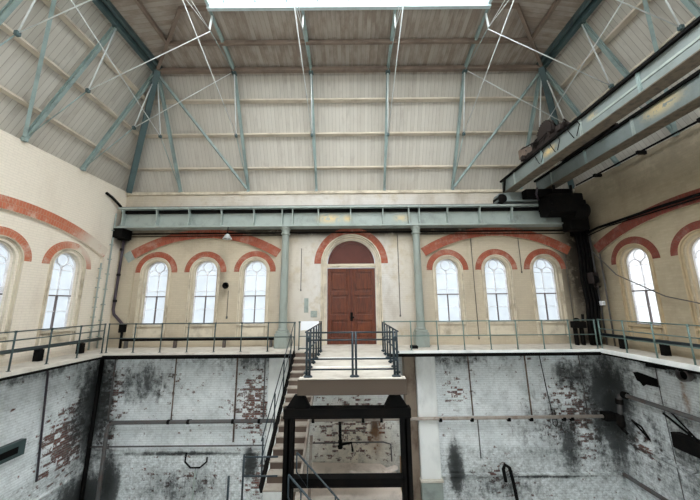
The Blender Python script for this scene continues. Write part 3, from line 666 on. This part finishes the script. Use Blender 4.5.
sm = ce.modifiers.new('thick', 'SOLIDIFY'); sm.thickness = .06; sm.offset = 0
# skylight
w = thing('window_%d' % (k+1), 'bright glazed skylight along the top of the roof', 'skylight', (0, 2.3, zs), None, 'structure')
B(-SKX, SKX, SY1, SKY, zs+.16, zs+.18).build('pane', M['sky'], w)
c = MB(); c.box(-SKX-.06, SKX+.06, SKY-.05, SKY+.06, zs-.16, zs+.2); c.box(-SKX-.06, SKX+.06, SY1-.05, SY1+.06, zs-.08, zs+.2)
for s in (-1, 1): c.box(*sorted((s*SKX-.05, s*SKX+.05)), SY1, SKY, zs-.08, zs+.2)
c.build('curb', M['curb'], w)
gb = MB()
for i in range(-4, 5):
    x = i*1.035
    if abs(i) < 5: gb.box(x-.03, x+.03, SY1, SKY, zs+.05, zs+.165)
for j in range(1, 10): gb.box(-SKX, SKX, SKY-j*1.14-.015, SKY-j*1.14+.015, zs+.1, zs+.17)
gb.build('glazing_bar', M['curb'], w)
# purlins
ordn = ['lowest', 'second', 'third']
def slope_pt(z): t = (z-EAVE)/(BRK-EAVE); return RUN*t
for i, z in enumerate((7.75, 8.98, 10.14)):
    h = slope_pt(z); x = WX-.05-h; y = WY-h
    one(B(-x-.1, x+.1, y+.09, y+.30, z-.035, z+.035), 'purlin', M['purlin'], 'timber purlin across the far roof slope, %s above the girder' % ordn[i], 'purlin', 'purlins of the roof slopes')
    for s, nm in ((-1, 'left'), (1, 'right')):
        one(B(*sorted((s*(x+.09), s*(x+.30))), FY+h-.2, y+.09, z-.035, z+.035), 'purlin', M['purlin'], 'timber purlin along the %s roof slope, %s above the eaves' % (nm, ordn[i]), 'purlin', 'purlins of the roof slopes')
bxx, byy = WX-.05-RUN, WY-RUN
one(B(-bxx+.12, bxx-.12, byy-.12, byy+.05, BRK-.09, BRK+.05), 'purlin', M['brownp'], 'brown beam across the far roof where the slope turns flat', 'purlin', 'beams at the break of the roof')
for s, nm in ((-1, 'left'), (1, 'right')):
    b_ = MB(); b_.bar((s*bxx, byy, BRK), (s*bxx, FY+RUN, BRK), .13, .24); b_.bar((s*(bxx-.22), byy, BRK+.08), (s*(bxx-.22), FY+RUN, BRK+.08), .1, .16)
    one(b_, 'ridge_beam', M['hip'], 'dark teal double beam along the break of the %s roof' % nm, 'beam', 'beams at the break of the roof')
    one(MB().bar((s*bxx, byy, BRK+.0), (s*hx, SKY, zs-.10), .10, .16), 'hip_beam', M['brownp'], 'brown hip beam of the flat upper roof at the %s' % nm, 'beam', 'brown hip beams')
    hp = MB().ibeam((s*(WX-.28), WY-.26, EAVE-.02), (s*(bxx-.12), byy-.12, BRK-.05), .2, .26, .04); 
    one(hp, 'hip_rafter', M['hip'], 'dark teal hip rafter rising from the %s' % ('corner of the plum drainpipe' if s < 0 else 'sooty corner behind the winch'), 'rafter', 'hip rafters')
    mx = bxx-1.05
    one(MB().bar((s*(bxx-1.1), byy-1.1, (BRK+zs)/2-.06), (s*(bxx-1.1), FY+RUN+1.1, (BRK+zs)/2-.06), .1, .14), 'purlin', M['brownp'], 'brown purlin along the flat upper roof at the %s' % nm, 'purlin', 'purlins of the flat upper roof')
    one(MB().bar((s*hx, SKY+.02, zs-.08), (s*(SKX+.06), SKY+.02, zs-.08), .1, .14), 'trimmer', M['brownp'], 'short brown beam between hip and skylight at the %s' % nm, 'beam', 'purlins of the flat upper roof')
one(MB().bar((-(bxx-1.1), byy-1.08, (BRK+zs)/2-.06), (bxx-1.1, byy-1.08, (BRK+zs)/2-.06), .1, .14), 'purlin', M['brownp'], 'brown purlin across the flat upper roof before the skylight', 'purlin', 'purlins of the flat upper roof')
# trusses: profile in (distance from wall, height)
def truss(label, fn, up_end, tie_end, group, bracket=None, up_n=(0, 1, 0)):
    p = lambda h, z: Vector(fn(h, z))
    t = thing('roof_truss', label, 'roof truss', p(.03, EAVE), group)
    MB().ibeam(p(.06, EAVE), p(RUN, BRK), .10, .13, .03, (0, 0, 1)).build('rafter', M['teal'], t)
    if up_end: MB().ibeam(p(RUN, BRK), p(*up_end), .10, .14, .03).build('upper_rafter', M['teal'], t)
    nd = (1.81, 8.5)
    Tb([p(.12, EAVE+.08), p(*nd)], .018, 6).build('tie_rod', M['teal'], t)
    Tb([p(RUN, BRK-.1), p(*nd)], .022, 6).build('strut', M['rod'], t)
    Tb([p(*nd), p(*tie_end)], .016, 6).build('tie_rod', M['rod'], t)
    n_ = p(*nd); MB().box(n_.x-.05, n_.x+.05, n_.y-.05, n_.y+.05, n_.z-.07, n_.z+.05).build('joint_plate', M['hip'], t, .01)
    b0 = p(RUN, BRK); MB().box(b0.x-.09, b0.x+.09, b0.y-.09, b0.y+.09, b0.z-.16, b0.z+.12).build('knee_plate', M['hip'], t, .01)
    f0 = p(.12, EAVE+.05); MB().box(f0.x-.06, f0.x+.06, f0.y-.06, f0.y+.06, f0.z-.07, f0.z+.04).build('foot_shoe', M['teal'], t, .01)
    if bracket:
        a, b2 = bracket
        MB().bar(p(*a), p(*b2), .04, .06).build('hanger_bracket', M['rod'], t)
        for dx in (-.05, .05):
            q0, q1 = p(*b2), p(*tie_end); e = Vector((dx, 0, 0))
            Tb([q0, q1+e*2], .011, 6).build('hanger_rod', M['rod'], t)
        Tb([p(RUN+.05, BRK-.12), p(*b2)], .014, 6).build('hanger_rod', M['teal'], t)
plc = {-7.75: 'first from the left', -4.65: 'second from the left', -1.55: 'third from the left', 1.55: 'third from the right', 4.65: 'second from the right', 7.75: 'first from the right'}
for X in (-7.75, -4.65, -1.55, 1.55, 4.65, 7.75):
    inner = abs(X) < 5
    truss('teal roof truss over the far slope, %s' % plc[X], lambda h, z: (X, WY-h, z), (4.62, zs-.03) if inner else None, (6.3, 10.25), 'trusses of the far roof slope', ((4.35, 11.45), (4.45, 10.72)) if inner else None)
for s, nm in ((-1, 'left'), (1, 'right')):
    for i, Y in enumerate((10.2, 8.2, 6.2, 4.2)):
        truss('teal roof truss over the %s slope, %s from the far corner' % (nm, ('first', 'second', 'third', 'fourth')[i]), lambda h, z: (s*(WX-.05-h), Y, z), None, (5.55, 10.98) if i == 0 else (5.55, 10.7), 'trusses of the %s roof slope' % nm)
    one(MB().bar((s*(bxx-.05), byy+.02, BRK-.12), (s*4.7, WY-.22, EAVE+.12), .09, .09), 'wind_brace', M['teal'], 'teal diagonal brace across the far roof slope at the %s' % nm, 'brace', 'diagonal roof braces')
    one(MB().bar((s*(WX-.2), 8.15, EAVE+.12), (s*(bxx+.02), 6.35, BRK-.1), .09, .09), 'wind_brace', M['teal'], 'teal diagonal brace on the %s roof slope' % nm, 'brace', 'diagonal roof braces')
    one(MB().bar((s*(WX-.2), 4.15, EAVE+.12), (s*(bxx+.02), 6.05, BRK-.1), .09, .09), 'wind_brace', M['teal'], 'teal diagonal brace on the %s roof slope, towards the viewer' % nm, 'brace', 'diagonal roof braces')

# ------------------------------------------------------------------ services on the upper walls
dp = thing('drainpipe', 'plum-black drainpipe down the left corner onto the gallery', 'pipe', (-9.9, 12.4, 0))
Tb([(-9.92, 12.38, 4.9), (-9.95, 12.38, 3.4), (-9.98, 12.38, 1.55), (-9.9, 12.35, 1.35), (-9.5, 12.3, 1.0), (-9.42, 12.3, .9)], .055, 10).build('pipe', M['plum'], dp)
for z in (1.9, 3.0, 4.1): MB().lathe([(.075, -.05), (.075, .05)], (-9.96, 12.38, z), 12).build('collar', M['black'], dp)
MB().box(-9.52, -9.34, 12.2, 12.42, .62, .96).tube([(-9.43, 12.3, 0), (-9.43, 12.3, .62)], .05).build('gully', M['black'], dp, .03)
MB().box(-10.1, -9.75, 12.2, 12.5, 4.5, 4.95).build('rainwater_head', M['black'], dp, .03)
one(Tb([(-10.1, 11.35, 6.3), (-10.05, 11.6, 6.2), (-9.98, 12.0, 5.95), (-9.9, 12.25, 5.6)], .055), 'waste_pipe', M['black'], 'short black pipe elbowing along the pale wall above the girder end', 'pipe')
for y, lb in ((11.98, 'pale vertical conduit on the left wall, nearer the corner'), (11.6, 'pale vertical conduit on the left wall, farther from the corner')):
    cdt = MB().tube([(-10.09, y, .05), (-10.09, y, 5.6 if y > 11.9 else 3.4)], .03)
    for j in range(8): cdt.box(-10.15, -10.05, y-.06, y+.06, .5+j*(.62 if y > 11.9 else .38), .53+j*(.62 if y > 11.9 else .38))
    one(cdt, 'conduit', M['plate'], lb, 'conduit', 'conduits at the left corner')
for y, zt, lb in ((12.25, 5.4, 'dark vertical conduit on the right wall, nearest the corner cables'), (11.98, 5.3, 'dark vertical conduit on the right wall, middle of the corner ones'), (11.62, 3.6, 'dark vertical conduit on the right wall, nearest the first window')):
    one(Tb([(10.10, y, .02), (10.10, y, zt)], .028), 'conduit', M['pipe'], lb, 'conduit', 'conduits at the right corner')
one(B(10.0, 10.14, 11.78, 11.92, 1.55, 1.72), 'junction_box', M['paper'], 'small white junction box low on the brown wall by the corner', 'box', bevel=.01)
one(MB().tube([(10.08, 12.2, 4.55), (10.06, 11.5, 4.66), (10.06, 9.0, 4.72), (10.06, 5, 4.72)], .05).tube([(10.06, 12.2, 4.42), (10.08, 11.0, 4.6), (10.08, 5, 4.64)], .022), 'service_pipe', M['black'], 'black pipe running level across the dark red arch', 'pipe')
cs = MB().tube([(9.9, 12.0, 6.72), (9.9, 3, 6.72)], .035)
for y in (11.0, 9.2, 7.4, 5.6): cs.box(9.84, 10.2, y-.04, y+.04, 6.66, 6.78)
one(cs, 'conductor_bar', M['black'], 'long dark bar on brackets under the eaves of the brown wall', 'bar')
one(Tb([(10.08, 12.05, 3.9), (10.05, 11.0, 2.7), (10.03, 9.4, 1.85), (10.03, 8.0, 1.5), (10.03, 6, 1.3)], .018, 6), 'cable', M['pipe'], 'slack dark cable crossing the brown wall between its windows', 'cable')
wp = MB().tube([(-9.9, 12.42, 4.80), (9.4, 12.42, 4.80)], .035).tube([(-9.9, 12.44, 4.68), (-2.9, 12.44, 4.70)], .02).tube([(2.9, 12.44, 4.70), (9.4, 12.44, 4.66)], .02)
one(wp, 'service_pipe', M['black'], 'black pipe tucked on the far wall under the long girder', 'pipe')
for x, z0, z1, lb in ((5.30, .25, 4.75, 'thin dark drop wire between the first two windows right of the door'), (7.4, 3.0, 4.75, 'short thin wire above the gap of the right windows'), (9.35, .9, 4.7, 'thin dark wire beside the window at the sooty corner'), (9.5, .9, 4.7, 'thin dark wire close to the corner cables'), (-2.16, 2.3, 4.1, 'thin wire on the wall between left column and door'), (2.05, 1.2, 4.7, 'thin wire on the wall between door and right column')):
    one(MB().tube([(x, 12.47 if abs(x) < 3 else 12.55, z0), (x, 12.47 if abs(x) < 3 else 12.55, z1)], .013, 6).lathe([(.03, z0-.05), (.03, z0+.02)], (x, 12.47 if abs(x) < 3 else 12.55, 0), 8), 'hanging_wire', M['pipe'], lb, 'wire')
# heating pipe on blocks along the gallery
for s, nm in ((-1, 'pale left'), (1, 'brown right')):
    hpz = thing('floor_pipe', 'fat black pipe on block supports along the %s wall' % nm, 'pipe', (s*9.95, 8, 0))
    Tb([(s*9.93, 12.2 if s > 0 else 11.9, .42), (s*9.93, 2, .42)], .06, 10).build('pipe', M['navy'], hpz)
    for i in range(6): B(*sorted((s*9.84, s*10.03)), 11.0-i*1.45, 11.16-i*1.45, 0, .36).build('support_block', M['black'], hpz, .01)
hpz = thing('floor_pipe', 'black pipe along the far gallery wall under the left windows', 'pipe', (-6, 12.35, 0))
Tb([(-9.4, 12.3, .32), (-2.98, 12.3, .32)], .05, 10).build('pipe', M['black'], hpz)
for x in (-9.2, -7.2, -5.2, -3.3): B(x-.05, x+.05, 12.24, 12.36, 0, .27).build('support_block', M['pipe'], hpz)
one(B(2.25, 2.52, 11.5, 11.75, 0, .1), 'floor_box', M['black'], 'small black box on the gallery floor left of the right column', 'box', bevel=.01)
# lamps
la = thing('floodlight', 'grey conical floodlight hanging below the girder by the left arch', 'lamp', (-5.2, 11.9, 4.3))
MB().lathe([(.04, .22), (.07, .2), (.2, 0), (.19, 0), (.06, .17)], (-5.2, 11.9, 4.42), 20).build('shade', M['lampgrey'], la)
MB().tube([(-5.2, 11.9, 4.62), (-5.2, 11.9, 4.95)], .02).build('stem', M['black'], la)
MB().lathe([(.03, .12), (.07, .06), (.03, -.02)], (-5.2, 11.9, 4.44), 14).build('bulb', M['paper'], la)
lb_ = thing('wall_lamp', 'small black lamp on the far wall between the left windows', 'lamp', (-5.28, 12.45, 2.4))
MB().lathe([(.05, -.02), (.14, -.2), (.13, -.22), (.04, -.06)], (-5.32, 12.52, 2.5), 18, 'y').build('shade', M['black'], lb_)
MB().tube([(-5.32, 12.58, 2.5), (-5.32, 12.5, 2.55)], .03).build('bracket', M['black'], lb_)
one(MB().tube([(-5.28, 12.56, 1.2), (-5.28, 12.56, 2.3)], .011, 6).lathe([(.035, 1.12), (.035, 1.22)], (-5.28, 12.56, 0), 8), 'drop_wire', M['pipe'], 'thin wire dangling under the small black wall lamp', 'wire')
# notices
one(B(-2.0, -1.83, 12.47, 12.5, 1.35, 1.95), 'wall_plate', M['plate'], 'narrow grey-green plate on the wall left of the door', 'plate')
one(B(-1.72, -1.45, 12.47, 12.5, 1.16, 1.42), 'wall_plate', M['plate'], 'small square grey-green plate low on the wall by the door frame', 'plate')
nt_ = MB().add([(-1.93, 11.36, 1.06), (-1.25, 11.36, 1.06), (-1.25, 11.30, .78), (-1.93, 11.30, .72), (-1.93, 11.38, 1.06), (-1.25, 11.38, 1.06), (-1.25, 11.32, .78), (-1.93, 11.32, .72)], [(0, 1, 2, 3), (7, 6, 5, 4), (0, 4, 5, 1), (3, 2, 6, 7), (0, 3, 7, 4), (1, 5, 6, 2)])
one(nt_, 'notice_sheet', M['paper'], 'white sheet hung on the short railing at the stair head', 'sheet')

# ------------------------------------------------------------------ services in the pit
def coupling(mb, x, y, z, r=.085): return mb.lathe([(r, -.05), (r, .05)], (x, y, z), 12, 'x').box(x-.02, x+.02, y-.02, y+.2, z-.02, z+.02)
pp = thing('pit_pipe', 'long level pipe across the pit wall with a leg turning down at the left', 'pipe', (0, 12.1, PIT))
Tb([(-9.32, 12.05, PIT), (-9.32, 12.05, -2.95), (-9.28, 12.05, -2.78), (-9.1, 12.05, -2.68), (-3, 12.05, -2.66)], .07, 10).build('pipe', M['pipe'], pp)
Tb([(-3, 12.05, -2.66), (9.9, 12.05, -2.60)], .06, 10).build('pipe', M['pipel'], pp)
cm = [(-7.0), (-6.25), -4.55, -3.55, -1.5, .4, 1.1, 3.35, 4.55, 5.95, 6.8, 8.05, 8.35]
for x in cm: coupling(MB(), x, 12.05, -2.67).build('coupling', M['black'], pp)
MB().box(9.55, 10.0, 11.9, 12.2, -2.75, -2.45).build('flange', M['black'], pp, .04)
one(Tb([(-10.1, 12.15, -3.55), (-3.35, 12.15, -3.55)], .03), 'pit_pipe', M['pipe'], 'thin level pipe low on the pit wall left of the stair', 'pipe')
rods = [(-6.98, -2.6, M['rustrod'], .024, 'dark rusty rod hanging to the pit pipe, below the middle left window'), (-4.55, -3.4, M['rustrod'], .034, 'thick rusty rod hanging past the pit pipe nearest the white pier behind the stair'), (-3.45, -2.6, M['pipe'], .025, 'thin rod on the pit wall beside the white pier behind the stair'),
        (4.60, -2.55, M['rustrod'], .028, 'dark rusty rod reaching the pit pipe just right of the white pier'), (6.85, -2.55, M['rustrod'], .03, 'half bleached rusty rod reaching the pit pipe under the right windows'), (9.0, -2.55, M['pipe'], .02, 'thin dark rod by the blackened pit corner at the right'), (-9.4, -2.6, M['pipe'], .03, 'dark rod by the blackened pit corner at the left')]
for x, z, m_, r, lb in rods: one(MB().tube([(x, 12.12, -.2), (x+.03, 12.1, z)], r).box(x-.05, x+.05, 12.05, 12.3, -.3, -.22), 'hanger_rod', m_, lb, 'rod')
one(Tb([(4.85, 12.26, -2.7), (4.86, 12.26, -4.1)], .02), 'hanger_rod', M['pipe'], 'thin rod on the pit wall below the pipe above dark drip staining', 'rod')
one(Tb([(7.5, 12.2, -.4), (7.62, 12.2, -1.6), (7.72, 12.18, -2.5), (7.70, 12.18, -2.92), (7.80, 12.18, -3.0), (7.88, 12.18, -2.9), (7.82, 12.18, -2.4)], .016, 6), 'wire_loop', M['black'], 'looped black wire dangling over the pit pipe', 'wire')
one(Tb([(-6.3, 12.18, -3.8), (-6.32, 12.18, -4.1), (-6.1, 12.18, -4.3), (-5.75, 12.18, -4.3), (-5.5, 12.18, -4.1), (-5.5, 12.18, -3.95)], .03), 'bracket', M['black'], 'curved black bracket on the pit wall below the thin pipe', 'bracket')
one(Tb([(-5.92, 12.2, -4.35), (-5.98, 12.2, PIT)], .03), 'stand_pipe', M['plate'], 'pale vertical pipe below the curved bracket', 'pipe')
one(Tb([(5.6, 12.0, -4.75), (5.55, 12.0, -4.35), (5.62, 12.0, -4.2), (5.78, 12.0, -4.3), (5.86, 12.0, -4.7), (5.98, 12.0, -5.6), (6.0, 12.0, PIT)], .06, 10), 'stand_pipe', M['black'], 'black swan-necked pipe standing against the pit wall at the right', 'pipe')
one(Tb([(-9.95, 12.15, -.3), (-10.02, 12.15, PIT)], .07), 'corner_pipe', M['black'], 'black vertical pipe in the dark left corner of the pit', 'pipe')
# alcove
vp = thing('alcove_pipe', 'black pipe dropping from the pit pipe behind the steel frame', 'pipe', (-.45, 12.4, -3.75))
Tb([(-.48, 12.1, -2.66), (-.48, 12.2, -2.8), (-.48, 12.3, -3.62)], .055, 10).build('pipe', M['black'], vp)
Tb([(-1.7, 12.6, -3.68), (1.2, 12.6, -3.66), (1.5, 12.62, -3.75), (1.52, 12.62, -4.35)], .028).build('branch_pipe', M['pipe'], vp)
MB().lathe([(.09, -.14), (.1, -.05), (.06, .0), (.09, .12)], (-.48, 12.35, -3.62), 14).tube([(-.48, 12.3, -3.62), (-.05, 12.2, -3.5), (0, 12.2, -3.8)], .045).build('valve', M['black'], vp)
pl = thing('concrete_bed', 'pale concrete engine bed at the foot of the recess behind the frame', 'concrete block', (0, 12.1, PIT))
MB().box(-2.0, 1.7, 11.3, 12.75, PIT, -4.75).build('bed', M['slab'], pl, .04)
MB().prism([(-2.0, -4.75), (1.55, -4.75), (1.1, -4.48), (-1.75, -4.42)], lambda u, v, d: (u, d, v), 11.8, 12.75).build('haunch', M['slab'], pl, .03)
B(-1.2, 0.3, 11.26, 11.34, -6.2, -5.35).build('opening', M['black'], pl)
one(MB().bar((-.1, 11.95, -4.22), (1.15, 11.8, -4.42), .5, .07), 'stone_slab', M['slab'], 'broken pale slab tilted on the engine bed', 'slab', bevel=.012)
one(MB().bar((1.1, 11.9, -4.36), (1.65, 12.3, -4.40), .16, .12), 'stone_block', M['slab'], 'small broken stone beside the tilted slab', 'stone', bevel=.02)
one(MB().bar((1.84, 12.2, PIT), (1.88, 12.45, -4.1), .14, .06), 'plank', M['timber'], 'raw timber plank leaning at the right of the engine bed', 'plank')
one(MB().bar((2.02, 12.25, PIT), (2.02, 12.3, -4.35), .1, .06), 'plank', M['timber'], 'darker plank leaning next to the brown pier', 'plank')
one(MB().bar((-1.45, 11.22, -2.85), (-1.5, 11.1, -5.8), .10, .07), 'pole', M['pipel'], 'cream pole leaning behind the stair', 'pole')
# left pit wall
one(MB().tube([(-10.1, 10.15, -.35), (-10.1, 10.2, -.5), (-10.12, 10.45, -3.8)], .03).tube([(-10.1, 9.6, -.38), (-10.1, 10.35, -.38)], .025), 'stand_pipe', M['plum'], 'slim dark pipe down the left pit wall', 'pipe')
bxp = thing('switch_box', 'dark teal box with a black slot on the left pit wall', 'box', (-10.1, 9.3, -2.7))
B(-10.2, -10.02, 8.5, 9.82, -2.72, -2.28).build('case', M['rail'], bxp, .02)
B(-10.02, -10.0, 8.7, 9.6, -2.6, -2.42).build('slot', M['black'], bxp)
# right pit wall
ep = thing('elbow_pipe', 'thick black pipe elbowing along the right pit wall', 'pipe', (10, 11, -2.6))
Tb([(9.95, 11.75, -2.55), (9.98, 11.7, -1.95), (9.98, 11.66, -1.78), (9.98, 11.5, -1.68), (9.98, 4, -1.66)], .075, 10).build('pipe', M['pipe'], ep)
MB().lathe([(.12, -.08), (.12, .08)], (9.97, 11.7, -1.98), 14).build('collar', M['black'], ep); MB().lathe([(.12, -.08), (.12, .08)], (9.98, 11.42, -1.68), 14, 'y').build('collar', M['black'], ep)
MB().lathe([(.06, -.3), (.13, -.22), (.13, .1), (.08, .2)], (9.95, 11.76, -2.6), 14).tube([(9.95, 11.76, -2.9), (10.0, 11.6, -3.05)], .05).build('valve', M['black'], ep)
one(MB().tube([(10.15, 11.5, -2.55), (9.95, 10.95, -2.55)], .03).tube([(9.95, 10.95, -2.55), (10.15, 10.95, -2.95)], .03).tube([(10.15, 11.5, -2.55), (10.15, 10.95, -2.95)], .03), 'bracket', M['black'], 'triangular black bracket on the right pit wall', 'bracket')
hl = MB().prism([(11.15, -.82), (11.0, -.78), (10.35, -.86), (10.28, -1.12), (10.75, -1.14), (10.85, -1.22), (10.95, -1.1), (11.05, -1.08)], lambda u, v, d: (10.2-d, u, v), .0, .03)
one(hl, 'wall_hatch', M['black'], 'ragged black hatch in the right pit wall', 'hatch')
one(MB().tube([(10.1, 10.5, -.45), (10.1, 9.9, -.42)], .06).tube([(10.1, 9.9, -.42), (10.1, 8.9, -.38)], .03), 'lever_bar', M['black'], 'black lever bar under the right gallery', 'bar')
dc = thing('duct_end', 'round dark duct mouth on the right pit wall above a rust streak', 'duct', (10.1, 9.35, -.72))
MB().lathe([(.16, .0), (.19, -.01), (.19, -.16), (.15, -.16), (.14, -.04)], (10.2, 9.4, -.52), 22, 'x').build('rim', M['pipe'], dc)
MB().lathe([(.14, -.05), (.14, -.03)], (10.2, 9.4, -.52), 22, 'x').build('cover', M['black'], dc)
one(MB().tube([(10.16, 10.3, -.3), (10.16, 10.25, -2.2), (10.16, 10.15, -4.6)], .011, 6), 'drop_wire', M['pipe'], 'thin wire running down the right pit wall', 'wire')
wb = thing('wall_winch', 'black machine box with two slanting bars on the right pit wall', 'machine', (10, 9.4, -2.9))
B(9.9, 10.2, 8.6, 9.95, -2.75, -2.3).build('case', M['black'], wb, .03)
MB().tube([(10.0, 10.15, -1.85), (9.95, 9.4, -2.2)], .035).tube([(10.05, 9.95, -1.75), (9.95, 9.2, -2.3)], .025).build('bar', M['black'], wb)

# ------------------------------------------------------------------ camera, sky, view
cam = bpy.data.cameras.new('camera'); co = bpy.data.objects.new('camera', cam); COL.objects.link(co)
cam.sensor_fit = 'HORIZONTAL'; cam.sensor_width = 36; cam.lens = 290/700*36; cam.clip_start = .05; cam.clip_end = 200
cam.shift_x = -1/700
TH, ROLL = math.radians(10.5), math.radians(.5)
co.matrix_world = Matrix.Translation((0, 0, 1.7)) @ Matrix.Rotation(PI/2+TH, 4, 'X') @ Matrix.Rotation(-ROLL, 4, 'Z')
scn.camera = co
wd = bpy.data.worlds.new('world'); scn.world = wd; wd.use_nodes = True
wd.node_tree.nodes['Background'].inputs[0].default_value = (.75, .85, 1, 1); wd.node_tree.nodes['Background'].inputs[1].default_value = .6
vs = scn.view_settings; vs.view_transform = 'Standard'; vs.look = 'None'; vs.gamma = 1; vs.use_curve_mapping = False; vs.exposure = 1.12
scn.cycles.max_bounces = 10; scn.cycles.diffuse_bounces = 4; scn.cycles.use_denoising = True
